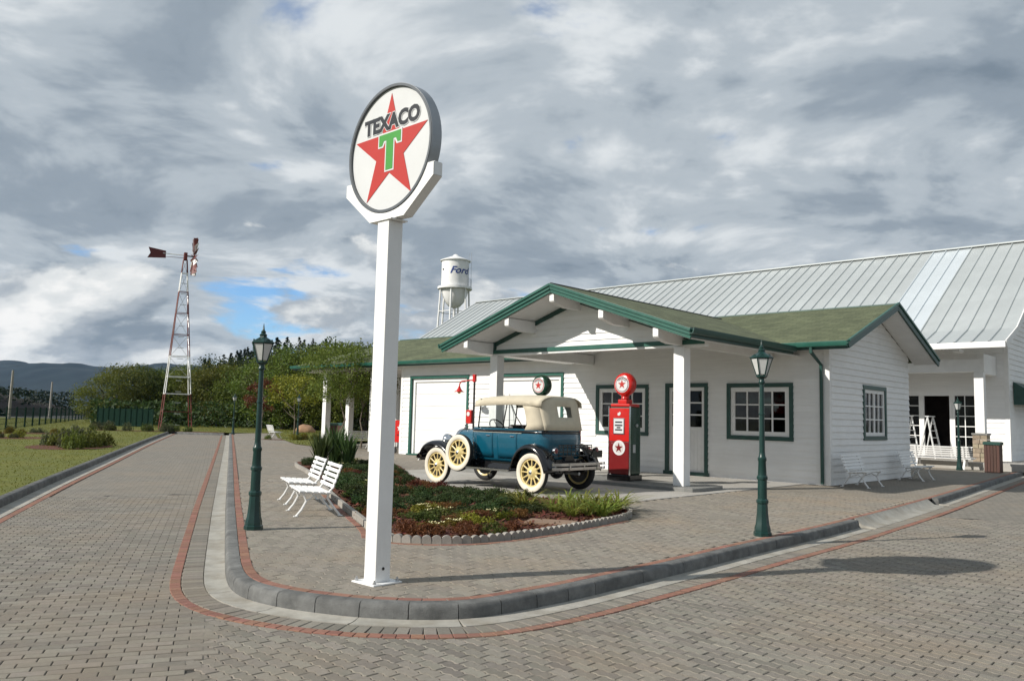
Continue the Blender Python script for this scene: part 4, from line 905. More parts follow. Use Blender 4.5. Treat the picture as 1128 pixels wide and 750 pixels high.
wout = text_mesh('TEXACO', 0.20, 0.0002, SIGNW, bold=0.018, space=1.02)
for v in wout.vertices: v.co.x = (v.co.x - mid_) * k_
o = link('lettering_outline', wout, face); o.matrix_local = Matrix.Translation((0.01, -0.0407, DC + .255)) @ Matrix.Rotation(math.pi / 2, 4, 'X')
# yoke that carries the disc
rr = DR + .004; a0, a1 = R_(204), R_(336)
arc = [(rr * math.cos(a0 + (a1 - a0) * k / 24), DC + rr * math.sin(a0 + (a1 - a0) * k / 24)) for k in range(25)]
outer = [(0.640, arc[-1][1]), (0.640, DC - .37), (0.25, DC - .677), (-0.25, DC - .677), (-0.640, DC - .37), (-0.640, arc[0][1])]
for y0, y1 in ((-0.052, -0.042), (0.042, 0.052)): MB().prism(arc + outer, y0, y1, XZ).build('yoke_plate', WHITE, sign)
for k in range(5):
    p, q = outer[k], outer[k + 1]; MB().beam((p[0] * .995, 0, p[1] + .004), (q[0] * .995, 0, q[1] + .004), 0.082, 0.012, up=(0.01, 0, 1) if abs(p[0] - q[0]) > .01 else (1, 0, 0)).build('yoke_web', WHITE, sign)
MB().box(-.13, .13, -.10, .10, 3.276, 3.289).build('yoke_base', WHITE, sign)

# ================================================================== STREET LAMPS
def make_lamp(label, loc, rz, group='green cast iron lamp posts'):
    L_ = thing('street_lamp', label, 'street lamp', loc, rz, group)
    MB().lathe([(.118, 0), (.118, .05), (.105, .06), (.105, .10), (.088, .16), (.074, .30), (.068, .42), (.080, .44), (.080, .47), (.062, .49)], 8).build('pedestal', LAMPG, L_, smooth=25)
    MB().lathe([(.062, .49), (.060, .74), (.072, .75), (.072, .78), (.058, .80), (.050, .98), (.058, 1.0), (.058, 1.03), (.044, 1.05), (.040, 1.10)], 12).build('shaft_base', LAMPG, L_, smooth=30)
    MB().lathe([(.038, 1.10), (.034, 1.6), (.042, 1.605), (.042, 1.625), (.033, 1.63), (.029, 2.02), (.040, 2.03), (.044, 2.05), (.034, 2.07), (.034, 2.10)], 12).build('shaft', LAMPG, L_, smooth=30)
    lan = MB(); 
    hexa = lambda r, z, n=6: [Vector((r * math.cos(math.pi / 6 + 2 * math.pi * k / n), r * math.sin(math.pi / 6 + 2 * math.pi * k / n), z)) for k in range(n)]
    head = MB().loft([hexa(.05, 2.10), hexa(.075, 2.125), hexa(.075, 2.14)], True, True).build('lantern', LAMPG, L_)
    for k in range(6):
        a, b = hexa(.068, 2.14), hexa(.142, 2.375); k2 = (k + 1) % 6; c = (a[k] + a[k2] + b[k] + b[k2]) / 4; nrm = Vector((c.x, c.y, 0)).normalized()
        q = [a[k].lerp(c, .12), a[k2].lerp(c, .12), b[k2].lerp(c, .10), b[k].lerp(c, .10)]
        MB().add([p for p in q] + [p - nrm * .006 for p in q], [(0, 1, 2, 3), (4, 5, 6, 7), (0, 1, 5, 4), (1, 2, 6, 5), (2, 3, 7, 6), (3, 0, 4, 7)]).build('pane', LAMPGLASS, head)
        MB().beam(a[k], b[k], .014, .014).build('glazing_rib', LAMPG, head)
        # little gable over each pane
        m0 = (b[k] + b[k2]) / 2; MB().add([b[k] * 1.0, b[k2] * 1.0, m0 + Vector((0, 0, .052)) , b[k] - nrm * .02, b[k2] - nrm * .02, m0 - nrm * .02 + Vector((0, 0, .052))], [(0, 1, 2), (3, 4, 5), (0, 1, 4, 3), (1, 2, 5, 4), (2, 0, 3, 5)]).build('gable', LAMPG, head)
    MB().loft([hexa(.158, 2.372), hexa(.160, 2.384), hexa(.125, 2.41), hexa(.055, 2.45), hexa(.045, 2.47)], True, True).build('hood', LAMPG, head)
    MB().lathe([(.045, 2.47), (.050, 2.485), (.028, 2.505), (.032, 2.525), (.014, 2.55), (.006, 2.61), (.002, 2.635)], 10).build('finial', LAMPG, head, smooth=40)
    return L_
lampL = make_lamp('green lamp post on the walk to the left of the white benches', gnd(279, 583), 0.35)
g_ = 'green cast iron lamp posts'
dup(lampL, gnd(840, 590), 0.35, 'green lamp post on the kerb in front of the wide window', g_)
dup(lampL, gnd(256.5, 478.3), 0.9, 'distant green lamp post at the far end of the left road', g_)
dup(lampL, at_depth(329, 50), 0.5, 'distant green lamp post on the lawn beside the round tree', g_)
dup(lampL, bl(-0.2, 12.2), 0.6, 'green lamp post in front of the glazed doors of the large hall', g_)

# ================================================================== BENCHES
def make_bench(label, loc, rz, length=1.05, group='white slatted benches', slat=None):
    B = thing('bench', label, 'bench', loc, rz, group); slat = slat or WHITE           # faces -y, runs along x
    h = length / 2
    for i in range(5): MB().box(-h, h, -0.42 + i * .095, -0.42 + i * .095 + .07, 0.355 + (-.006 * i), 0.378 - .006 * i).build('seat_slat', slat, B, bevel=0.005)
    for i in range(5):
        z = 0.43 + i * .072; y = 0.055 + (z - .40) * .34
        mb = MB(); mb.beam((-h, y, z), (h, y, z), 0.020, 0.050, up=(0, .34, 1)); mb.build('back_slat', slat, B, bevel=0.005)
    for s in (-1, 1):
        x = s * (h - .14); e = MB().tube([(x, -0.44, 0.0), (x, -0.36, 0.10), (x, -0.30, 0.22), (x, -0.34, 0.31), (x, -0.40, 0.345)], 0.018, 6)
        e.tube([(x, 0.20, 0.0), (x, 0.10, 0.12), (x, 0.0, 0.26), (x, 0.02, 0.34), (x, 0.07, 0.40), (x, 0.13, 0.57), (x, 0.195, 0.74)], 0.018, 6)
        e.tube([(x, -0.40, 0.338), (x, -0.15, 0.328), (x, 0.03, 0.315)], 0.014, 6); e.tube([(x, -0.30, 0.22), (x, -0.18, 0.30), (x, -0.02, 0.24)], 0.012, 6)
        e.box(x - .03, x + .03, -.47, -.41, 0, .012); e.box(x - .03, x + .03, .17, .23, 0, .012)
        e.build('leg', WHITE, B, smooth=50)
    return B
rdir = Vector((-0.337, 0.942)); brz = math.atan2(rdir.y, rdir.x) + math.pi       # bench x axis along the road; faces the road
def bench_at(p, rz): return (p.x, p.y, WALK), rz
p1 = Vector((-2.80, 12.45)); p2 = Vector((-3.36, 13.95))
frz = math.atan2(-0.39, -0.92) + math.pi / 2       # bench -y looks towards (-0.942,-0.337)
b1 = make_bench('nearer of the two white slatted benches beside the planting bed', (p1.x, p1.y, WALK), frz)
dup(b1, (p2.x, p2.y, WALK), frz, 'farther of the two white slatted benches beside the planting bed')
# along the shaded end wall: backs to the wall
erz = BROT + math.pi / 2
dup(b1, bl(0.46, 0.55), erz, 'white slatted bench nearest the building corner, against the shaded end wall').scale = (1.25, 1, 1.05)
dup(b1, bl(0.46, 4.75), erz, 'white slatted bench beyond the end wall window, farther from the corner').scale = (1.25, 1, 1.05)
bb = dup(b1, bl(-1.0, 12.85), BROT + math.pi, 'long bluish slatted bench in front of the glazed doors of the hall', sc=1.0); bb.scale = (2.1, 1, 1.1)
dup(b1, at_depth(398, 36), 0.6, 'distant white bench under the carport to the left of the garage')
dup(b1, at_depth(301, 47), 2.2, 'distant white bench at the edge of the far lawn')

# ================================================================== LITTER BINS
def make_bin(label, loc, rz, w=.235, h=1.05, group='brown slatted litter bins'):
    b = thing('litter_bin', label, 'litter bin', loc, rz, group)
    MB().box(-w + .03, w - .03, -w + .03, w - .03, 0.05, h - .12).build('liner', DARK, b)
    for f in range(4):
        a = f * math.pi / 2; c, s = math.cos(a), math.sin(a)
        for i in range(5):
            u0 = -w + i * 2 * w / 5 + .006; u1 = -w + (i + 1) * 2 * w / 5 - .006
            M_ = Matrix.Rotation(a, 4, 'Z'); vs = [M_ @ Vector(p) for p in ((u0, -w, .0), (u1, -w, .0), (u1, -w + .025, .0), (u0, -w + .025, .0), (u0, -w, h - .11), (u1, -w, h - .11), (u1, -w + .025, h - .11), (u0, -w + .025, h - .11))]
            MB().add(vs, [(0,3,2,1),(4,5,6,7),(0,1,5,4),(1,2,6,5),(2,3,7,6),(3,0,4,7)]).build('slat', BROWN, b)
    MB().loft([[Vector((x * k, y * k, z)) for x, y in ((-1, -1), (1, -1), (1, 1), (-1, 1))] for k, z in ((w + .025, h - .108), (w + .03, h - .02), (w - .02, h), (w - .09, h), (w - .10, h - .09))], True, True).build('lid', DGREEN, b)
    return b
bn = make_bin('brown slatted litter bin with green lid in front of the stone column', bl(0.95, 11.9), BROT)
dup(bn, bl(1.9, 14.2, HF + WALK), BROT, 'brown litter bin at the right edge beside the hall end wall')
dup(bn, at_depth(366, 37.5), 0.4, 'left of the two brown bins behind the upright leaves')
dup(bn, at_depth(380, 38.5), 0.7, 'right of the two brown bins behind the upright leaves')

# ================================================================== FUEL PUMPS
def make_pump(label, loc, rz, body_m, low_m, globe_m, side_m):
    p = thing('fuel_pump', label, 'fuel pump', loc, rz, 'vintage fuel pumps with round globes', sc=1.055)       # faces -y
    MB().box(-.31, .31, -.24, .24, 0, .13).build('plinth', BLACK, p, bevel=0.01)
    MB().box(-.285, .285, -.195, .215, .13, 1.63).build('cabinet', side_m, p, bevel=0.03)
    MB().box(-.272, .272, -.222, -.196, .14, .86).build('lower_panel', low_m, p, bevel=0.008)
    up = MB().box(-.272, .272, -.225, -.196, .865, 1.60).build('upper_panel', body_m, p, bevel=0.008)
    for s in (-1, 1): MB().box(s * .279 - .008, s * .279 + .008, -.232, -.19, .13, 1.64).build('chrome_strip', CHROME, p)
    # stepped crown
    MB().box(-.26, .26, -.20, .20, 1.63, 1.70).build('crown', body_m, p, bevel=0.02); MB().box(-.12, .12, -.12, .12, 1.70, 1.80).build('crown_block', body_m, p, bevel=0.02)
    # price window
    f = MB().box(-.15, .15, -.240, -.226, 1.02, 1.38).build('dial_frame', CHROME, up, bevel=0.006)
    MB().box(-.13, .13, -.2445, -.2405, 1.04, 1.36).build('dial', SIGNW, up)
    for z, w in ((1.29, .19), (1.22, .20), (1.12, .19), (1.17, .10)): MB().box(-w / 2, w / 2, -.2475, -.2448, z - .018, z + .014).build('dial_figures', SIGNB, up)
    MB().prism([(0.05 * x, 1.475 + .05 * z) for x, z in ((-.9, -.5), (-.2, -.9), (.5, -.6), (.9, .3), (.3, 1), (-.1, .2), (-.6, .6))], -.232, -.226, XZ).build('crest', SIGNW, up)
    # round badge
    n = 32; ci = lambda r: [(r * math.cos(2 * math.pi * k / n), .72 + r * math.sin(2 * math.pi * k / n)) for k in range(n)]
    bd = MB().prism(ci(.165), -.229, -.2225, XZ).build('badge', SIGNW, p); MB().prism(ci(.115), -.2315, -.2292, XZ).build('badge_centre', mat('badge_grey', (0.55, .52, .5), .4), bd); MB().prism([(x, .72 + z) for x, z in star(.115)], -.2345, -.2317, XZ).build('badge_star', DRED, bd)
    # nozzle and hose on the left side
    MB().tube([(-.30, -.05, .55), (-.33, -.06, .25), (-.34, -.02, .12), (-.33, .06, .25), (-.32, .08, .9), (-.30, .08, 1.15)], .016, 8).build('hose', RUBBER, p, smooth=60)
    MB().tube([(-.31, -.05, .55), (-.32, -.05, .75), (-.33, -.10, .86)], .02, 8).build('nozzle', STEEL, p, smooth=60)
    MB().box(.286, .292, -.10, .0, .62, .80).build('plate', STEEL, p)
    MB().lathe([(.035, 0), (.035, .03), (.02, .035)], 12, Matrix.Translation((.285, .03, 1.22)) @ Matrix.Rotation(math.pi / 2, 4, 'Y')).build('latch', STEEL, p)
    # globe
    gl = MB().lathe([(.07, 1.80), (.095, 1.82), (.085, 1.86), (.11, 1.90)], 16).build('globe_collar', globe_m, p, smooth=40)
    zc = 2.135; Mg = Matrix.Translation((0, 0, zc)) @ Matrix.Rotation(math.pi / 2, 4, 'X')
    g = MB().lathe([(.05, -.125), (.205, -.12), (.245, -.09), (.265, -.04), (.268, .0), (.265, .04), (.245, .09), (.205, .12), (.05, .125)], 32, Mg).build('globe', globe_m, p, smooth=50)
    n = 32; cz = lambda r: [(r * math.cos(2 * math.pi * k / n), zc + r * math.sin(2 * math.pi * k / n)) for k in range(n)]
    for sg in (-1, 1):
        y = lambda d: sorted((sg * (.1255 + d), sg * (.1255 + d + .003)))
        MB().prism(cz(.185), *y(0), XZ).build('lens', SIGNW, g); MB().prism(cz(.17), *y(.0031), XZ).build('lens_band', DRED if globe_m is RED else SIGNR, g); MB().prism(cz(.155), *y(.0062), XZ).build('lens_field', SIGNW, g)
        MB().prism([(x, zc + z) for x, z in star(.112)], *y(.0093), XZ).build('lens_star', SIGNR, g)
        tm = text_mesh('TEXACO', .062, .001, SIGNB, bold=.002); 
        for v in tm.vertices:                       # bend the word round the lens
            ang = math.pi / 2 - v.co.x / .128; r_ = .128 + v.co.y; z_ = v.co.z; v.co = (r_ * math.cos(ang) * (1 if sg < 0 else -1), sg * (.1255 + .0105) , zc + r_ * math.sin(ang))
        link('lens_lettering', tm, g)
    return p
make_pump('red vintage fuel pump with red globe and green side, right of the car', bl(-3.20, -4.22, WALK + .085), BROT, RED, DRED, RED, PUMPG)
make_pump('green vintage fuel pump with dark green globe half hidden behind the car', bl(-5.83, -4.22, WALK + .085), BROT, PUMPG, PUMPG, PUMPG, PUMPG)

# ================================================================== AIR METER POST, OIL CART
am = thing('air_meter_post', 'slim dark post with red gooseneck lamp and red air meter before the garage', 'post', bl(-11.72, -0.9), BROT)
MB().tube([(0, 0, 0), (0, 0, 2.80)], .035, 8).build('post', DARK, am); MB().lathe([(.12, 0), (.12, .04), (.05, .06)], 12).build('foot', DARK, am)
MB().tube([(0, 0, 2.72), (-.25, 0, 2.72), (-.62, 0, 2.70), (-.72, 0, 2.62), (-.74, 0, 2.50)], .022, 8).build('lamp_arm', RED, am, smooth=50)
MB().box(-.06, .06, -.05, .05, 2.66, 2.92).build('post_cap', RED, am, bevel=.02)
sh = MB().lathe([(.03, 2.52), (.05, 2.46), (.10, 2.38), (.19, 2.33)], 16, Matrix.Translation((-.74, 0, 0)), cap=False).build('lamp_shade', RED, am, smooth=50, solid=.006); MB().sphere((-.74, 0, 2.34), .07, 12, 8).build('bulb', BRASS, sh, smooth=60)
MB().box(-.28, -.03, -.10, .08, 1.25, 1.72).build('air_meter', RED, am, bevel=.03); MB().lathe([(.075, 0), (.075, .012)], 16, Matrix.Translation((-.155, -.10, 1.58)) @ Matrix.Rotation(math.pi / 2, 4, 'X')).build('gauge', SIGNW, am)
MB().tube([(.55, .55, 1.0), (.50, .5, 2.6)], .03, 8).build('standpipe', STEEL, am); MB().tube([(.5, .5, 2.4), (.75, .6, 1.9), (.85, .6, 1.0), (.6, .55, .6)], .015, 6).build('air_hose', RUBBER, am, smooth=60)
MB().tube([(.55, .55, 0.0), (.55, .55, 1.0)], .05, 8).build('standpipe_base', STEEL, am)
oc = thing('oil_cart', 'small red cabinet with white star on a wheeled stand left of the garage', 'cabinet', bl(-16.9, 0.35), BROT)
ob = MB().box(-.30, .30, -.20, .20, .42, 1.28).build('cabinet', RED, oc, bevel=.02); MB().prism([(x, .98 + z) for x, z in star(.15)], -.206, -.2005, XZ).build('star', SIGNW, ob); MB().box(-.14, .14, -.204, -.2005, .68, .74).build('lettering_band', DRED, ob)
for a in (-1, 1):
    for b in (-1, 1):
        MB().tube([(a * .25, b * .15, .10), (a * .25, b * .15, .42)], .02, 6).build('leg', DARK, oc); MB().lathe([(.10, -.02), (.10, .02)], 14, Matrix.Translation((a * .25, b * .19, .10)) @ Matrix.Rotation(math.pi / 2, 4, 'X')).build('wheel', DARK, oc)
MB().box(-.27, .27, -.17, .17, .22, .25).build('tray', DARK, oc)

# ================================================================== LADDERS BY THE HALL DOORS
def ladder(label, loc, rz, h=1.65):
    l = thing('step_ladder', label, 'ladder', loc, rz, 'aluminium step ladders')
    for s in (-1, 1):
        MB().beam((s * .22, -.34, 0), (s * .17, 0, h), .03, .06).build('front_rail', TAPE, l); MB().beam((s * .22, .40, 0), (s * .17, .02, h - .05), .025, .04).build('rear_rail', TAPE, l)
    for i in range(1, 6):
        f = i / 6; MB().box(-.22 + .05 * f, .22 - .05 * f, -.34 * (1 - f) - .04, -.34 * (1 - f) + .04, h * f - .012, h * f + .012).build('tread', TAPE, l)
    MB().box(-.2, .2, -.08, .10, h, h + .04).build('top_cap', TAPE, l); return l
la = ladder('aluminium step ladder standing in the dark open doorway', bl(-1.98, 15.2, WALK + HF), BROT + 1.25)
dup(la, bl(-2.78, 15.1, WALK + HF), BROT + 1.0, 'pale step ladder before the left glazed panel of the hall')

# ================================================================== WINDMILL
wmp = at_depth(194, 60, 0.115)
wm = thing('wind_pump', 'tall red and white lattice wind pump tower with dark red tail vane', 'windmill', wmp, 0.47)
HT = 12.6; bw = 1.05; tw = 0.13
lv = [0, 1.35, 2.65, 3.9, 5.4, 7.0, 8.6, 10.2, 11.6, HT]
wid = lambda z: bw + (tw - bw) * z / HT
for k in range(len(lv) - 1):
    z0, z1 = lv[k], lv[k + 1]; red = k in (0, 1, 4, 5, 6, 8); m_ = RUST if red else WHITE
    for a, b in ((-1, -1), (1, -1), (1, 1), (-1, 1)):
        MB().beam((a * wid(z0), b * wid(z0), z0), (a * wid(z1), b * wid(z1), z1), .05, .05).build('leg_section', m_, wm)
    for (a, b), (c, d) in (((-1, -1), (1, -1)), ((1, -1), (1, 1)), ((1, 1), (-1, 1)), ((-1, 1), (-1, -1))):
        w = wid(z1); MB().beam((a * w, b * w, z1), (c * w, d * w, z1), .035, .045).build('girt', WHITE if k in (1, 2, 7) else m_, wm)
        if k > 2: MB().tube([(a * wid(z0), b * wid(z0), z0), (c * w, d * w, z1)], .012, 4).build('brace', STEEL, wm)
MB().box(-.12, .12, -.22, .22, HT, HT + .55).build('gearbox', RUST, wm, bevel=.03)
hub = (0.62, 0, HT + .32); MB().tube([(-.1, 0, HT + .32), (.7, 0, HT + .32)], .05, 8).build('shaft', DARK, wm)
wh = MB().lathe([(.12, -.06), (.12, .06)], 12, Matrix.Translation(hub) @ Matrix.Rotation(math.pi / 2, 4, 'Y')).build('wheel_hub', RUST, wm)
for k in range(18):
    a = 2 * math.pi * k / 18; ra = Matrix.Translation(hub) @ Matrix.Rotation(a, 4, 'X')
    q = [ra @ Vector(p) for p in ((-.09, -.08, .5), (.09, .10, .5), (.16, .24, 1.42), (-.16, -.18, 1.42))]
    MB().add(q, [(0, 1, 2, 3)]).build('blade', RUST if k % 3 else WHITE, wh, solid=.008)
for r in (.62, 1.25): MB().tube([(hub[0], r * math.cos(2 * math.pi * k / 24), hub[2] + r * math.sin(2 * math.pi * k / 24)) for k in range(25)], .018, 5).build('wheel_ring', RUST, wh)
MB().tube([(0, 0, HT + .35), (-1.55, 0, HT + .36)], .03, 6).build('tail_boom', WHITE, wm); MB().tube([(0, 0, HT + .15), (-1.55, 0, HT + .12)], .02, 6).build('tail_boom', RUST, wm)
TV = MB().prism([(-1.35, HT + .02), (-1.35, HT + .55), (-2.55, HT + .72), (-2.4, HT + .3), (-2.6, HT - .08)], -.012, .012, XZ); TV.build('tail_vane', mat('vane_red', (.11, .015, .013), .5, var=.2), wm)
for s in (-1, 1): pass
for i in range(14): MB().box(-.2, .2, -wid(i * .8 + .4) - .04, -wid(i * .8 + .4) - .0, i * .8 + .38, i * .8 + .42).build('ladder_rung', STEEL, wm)

# ================================================================== WATER TOWER
wtp = at_depth(497, 86, 0.0); wt = thing('water_tower', 'white elevated water tank with blue lettering on legs behind the hall', 'water tower', wtp, 0)
TZ0, TZ1, TRD = 15.05, 18.05, 1.46
MB().lathe([(TRD, TZ0), (TRD, TZ1)], 40).build('tank', WHITE, wt, smooth=40)
MB().lathe([(.25, TZ0 - 2.0), (.6, TZ0 - 1.85), (1.0, TZ0 - 1.4), (1.32, TZ0 - .7), (TRD - .003, TZ0)], 40).build('tank_bottom', WHITE, wt, smooth=60)
MB().lathe([(TRD + .16, TZ1), (TRD + .16, TZ1 + .08), (.35, TZ1 + .58), (.2, TZ1 + .75), (.02, TZ1 + .8)], 40).build('conical_roof', WHITE, wt, smooth=40)
MB().lathe([(TRD + .03, TZ0 - .05), (TRD + .38, TZ0 - .02), (TRD + .38, TZ0 + .22), (TRD + .34, TZ0 + .22), (TRD + .32, TZ0 + .04), (TRD + .003, TZ0 + .04)], 40, cap=False).build('balcony', WHITE, wt, smooth=30)
MB().tube([(0, 0, 0), (0, 0, TZ0 - 1.98)], .16, 10).build('riser_pipe', WHITE, wt)
for k in range(6):
    a = 2 * math.pi * k / 6 + .35; c, s = math.cos(a), math.sin(a)
    MB().tube([(2.3 * c, 2.3 * s, 0), (1.55 * c, 1.55 * s, TZ0)], .10, 8).build('leg', WHITE, wt)
    a2 = a + math.pi / 3
    for z in (4.5, 9.0, 12.6):
        f = 2.3 - .75 * z / TZ0; MB().tube([(f * c, f * s, z), (f * math.cos(a2), f * math.sin(a2), z)], .045, 6).build('strut', WHITE, wt)
for i in range(12): MB().tube([(1.75 * math.cos(i * .1 - .9), 1.75 * math.sin(i * .1 - .9), TZ0 + .2), (1.75 * math.cos(i * .1 - .9), 1.75 * math.sin(i * .1 - .9), TZ0 + 1.1)], .012, 4).build('rail_post', STEEL, wt)
for x in (1.62, 1.92): MB().tube([(x * .9, -x * .3, TZ0), (x * .9, -x * .3, TZ1 + .9)], .02, 5).build('ladder_rail', STEEL, wt)
fm = text_mesh('Ford', 1.15, .01, FORDB, shear=.35, bold=.02)
bm = bmesh.new(); bm.from_mesh(fm); bmesh.ops.triangulate(bm, faces=bm.faces); bmesh.ops.subdivide_edges(bm, edges=bm.edges, cuts=2); bm.to_mesh(fm); bm.free()
for v in fm.vertices:
    ang = -math.pi / 2 + .42 + v.co.x / TRD; r_ = TRD + .012 + v.co.z; v.co = (r_ * math.cos(ang), r_ * math.sin(ang), TZ0 + 1.85 + v.co.y * .9)
link('lettering', fm, wt)
MB().sphere((-TRD * .82, -TRD * .58, TZ0 + 2.0), .1, 8, 6).build('side_light', DARK, wt)

# ================================================================== VINTAGE CAR  (x forward, y left, z up)
CSC = 1.065
car = thing('vintage_car', 'teal and black vintage open tourer with beige canvas top and cream wheels', 'car', bl(-4.18, -7.24, WALK + .007), BROT + math.pi, sc=CSC)
WB, TRK, WR = 2.63, 1.42, 0.378
xf, xr, yt = WB / 2, -WB / 2, TRK / 2
def wheel(parent, M, name='wheel'):
    """local axis y; outer face towards +y"""
    w = bpy.data.objects.new(name, None); COL.objects.link(w); w.parent = parent; w.matrix_local = M; w.empty_display_size = .1
    Ax = Matrix.Rotation(-math.pi / 2, 4, 'X')
    MB().lathe([(.275, -.045), (.30, -.058), (.345, -.055), (.368, -.038), (.376, -.012), (.376, .012), (.368, .038), (.355, .050)], 40, Ax, cap=False).build('tyre', RUBBER, w, smooth=50)
    MB().lathe([(.358, .0485), (.345, .056), (.315, .060), (.29, .056), (.268, .046)], 40, Ax, cap=False).build('white_wall', WWALL, w, smooth=60)
    MB().lathe([(.27, .046), (.272, .040), (.255, .030), (.240, .034), (.236, .030), (.236, -.03), (.272, -.045)], 40, Ax, cap=False).build('rim', CREAMW, w, smooth=40)
    MB().lathe([(.02, -.035), (.15, -.035), (.155, -.028), (.15, -.015), (.02, -.015)], 28, Ax).build('brake_drum', BLACK, w, smooth=40)
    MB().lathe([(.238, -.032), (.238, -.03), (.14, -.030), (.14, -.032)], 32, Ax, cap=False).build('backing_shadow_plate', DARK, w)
    MB().lathe([(.125, -.012), (.132, .0), (.12, .014), (.085, .03), (.068, .05), (.045, .062), (.02, .068), (.004, .069)], 28, Ax).build('hub', CREAMW, w, smooth=40)
    MB().lathe([(.042, .0625), (.035, .070), (.004, .073)], 20, Ax).build('hub_cap', CHROME, w, smooth=50)
    for k in range(12):
        a = 2 * math.pi * k / 12; a2 = a + .03
        MB().tube([(.095 * math.cos(a), .012, .095 * math.sin(a)), (.24 * math.cos(a2), .018, .24 * math.sin(a2))], .015, 6).build('spoke', CREAMW, w, smooth=60)
    return w
for x, y in ((xf, yt), (xr, yt), (xf, -yt), (xr, -yt)):
    M = Matrix.Translation((x, y, WR)) if y > 0 else Matrix.Translation((x, y, WR)) @ Matrix.Rotation(math.pi, 4, 'Z')
    wheel(car, M)
# spare wheel in the fender well
wheel(car, Matrix.Translation((.585, .80, .665)) @ Matrix.Rotation(R_(4), 4, 'X'), 'spare_wheel')
# --- body tub: plan outline swept with a side profile
plan = [(.46, .535), (.30, .575), (.05, .605), (-.30, .622), (-.75, .628), (-1.10, .622), (-1.32, .600), (-1.45, .545), (-1.525, .45), (-1.56, .30), (-1.575, .12), (-1.578, 0)]
plan = plan + [(x, -y) for x, y in plan[-2::-1]]
plan = resample(smooth_path([Vector(p) for p in plan], 0.06, 8), 0.06)
BELT = 1.165
prof = [(-.075, .53), (-.045, .60), (-.018, .72), (0.0, .90), (.004, 1.02), (-.006, 1.10), (-.016, 1.150), (-.012, BELT), (-.030, BELT + .012)]
def tub(i0, i1, off, zlo, zhi, name, m, parent, solid):
    nr = [(plan[min(i + 1, len(plan) - 1)] - plan[max(i - 1, 0)]).normalized() for i in range(len(plan))]
    P = [pz_ for pz_ in prof if zlo - 1e-6 <= pz_[1] <= zhi + 1e-6]
    rings = []
    for i in range(i0, i1):
        nx, ny = nr[i].y, -nr[i].x            # right-hand normal
        rings.append([Vector((plan[i].x + nx * (o_ + off), plan[i].y + ny * (o_ + off), z)) for o_, z in P])
    return MB().loft(rings, False).build(name, m, parent, smooth=40, solid=solid)
# the path goes from +y side backwards: its right-hand side points to +y (outside)
body = tub(0, len(plan), 0.0, 0, 9, 'body', BLUE, car, 0.025)
il = [i for i, p in enumerate(plan) if p.y > 0]; ir = [i for i, p in enumerate(plan) if p.y < 0]
def rng_idx(x0, x1, side):
    ids = [i for i, p in enumerate(plan) if (p.y > .3 if side > 0 else p.y < -.3) and x0 <= p.x <= x1]; return min(ids), max(ids) + 1
for side in (1, -1):
    for x0, x1 in ((-.22, .40), (-.86, -.28)):
        a, b = rng_idx(x0, x1, side); dr = tub(a, b, 0.014, .60, 1.15, 'door', BLUE, car, 0.012)
        pm_ = plan[b - 2] if side > 0 else plan[a + 1]
        MB().tube([(pm_.x + .01, side * (abs(pm_.y) + .03), 1.03), (pm_.x + .10, side * (abs(pm_.y) + .045), 1.035)], .010, 6).build('handle', CHROME, dr)
# belt moulding with cream pinstripe
tub(0, len(plan), 0.017, 1.10, 1.15, 'belt_moulding', BLACK, car, 0.008)
stripe = MB().tube([Vector((p.x, p.y * 1.035, 1.098)) for p in plan if p.x > -1.0 and p.y > 0], .004, 4); stripe.build('pinstripe', WWALL, car)
pl_floor = [(p.x * .97, p.y * .9) for p in plan]; MB().prism(pl_floor, .50, .53).build('floor_pan', BLACK, car)
# frame and underside
MB().box(-1.75, 1.60, -.42, -.34, .40, .50).box(-1.75, 1.60, .34, .42, .40, .50).build('chassis', BLACK, car)
MB().tube([(xr, -yt, WR), (xr, yt, WR)], .045, 8).build('rear_axle', BLACK, car); MB().sphere((xr, 0, WR), .14, 12, 8).build('differential', BLACK, car, smooth=60); MB().tube([(xf, -yt, WR - .02), (xf, 0, WR - .07), (xf, yt, WR - .02)], .03, 8).build('front_axle', BLACK, car)
MB().tube([(.9, -.3, .36), (-.4, -.35, .36), (-1.6, -.35, .34)], .03, 8).build('exhaust', STEEL, car)
# --- bonnet and radiator
def arch(x, w, zb, zt, n=14, sq=2.6):
    pts = [Vector((x, w, zb))]
    for k in range(n + 1):
        a = math.pi * k / n; c, s = math.cos(a), math.sin(a); zm = zb + (zt - zb) * .45
        pts.append(Vector((x, w * math.copysign(abs(c) ** (2 / sq), c), zm + (zt - zm) * abs(s) ** (2 / sq))))
    return pts + [Vector((x, -w, zb))]
bon = MB().loft([arch(1.20, .285, .56, 1.115), arch(.85, .36, .56, 1.135), arch(.55, .455, .56, 1.155)], True, True).build('bonnet', BLUE, car, smooth=45)
for sd_ in (1, -1):
    for k in range(18): 
        x = .66 + k * .026; y = .455 + (.36 - .455) * (x - .55) / .3 if x < .85 else .36 + (.285 - .36) * (x - .85) / .35
        MB().box(x, x + .012, sd_ * y - .006, sd_ * y + .006, .66, .86).build('louvre', BLUE, bon)
MB().tube([(1.2, 0, 1.118), (.55, 0, 1.158)], .008, 6).build('hinge', BLACK, bon)
MB().loft([arch(.549, .458, .54, 1.158), arch(.44, .52, .54, 1.185), arch(.36, .555, .54, 1.195), arch(.30, .568, .80, 1.18)], True, True).build('cowl', BLUE, car, smooth=45)
rad = MB().loft([arch(1.201, .292, .50, 1.125), arch(1.215, .305, .48, 1.14), arch(1.27, .305, .48, 1.14), arch(1.285, .29, .50, 1.12)], True, True).build('radiator_shell', CHROME, car, smooth=40)
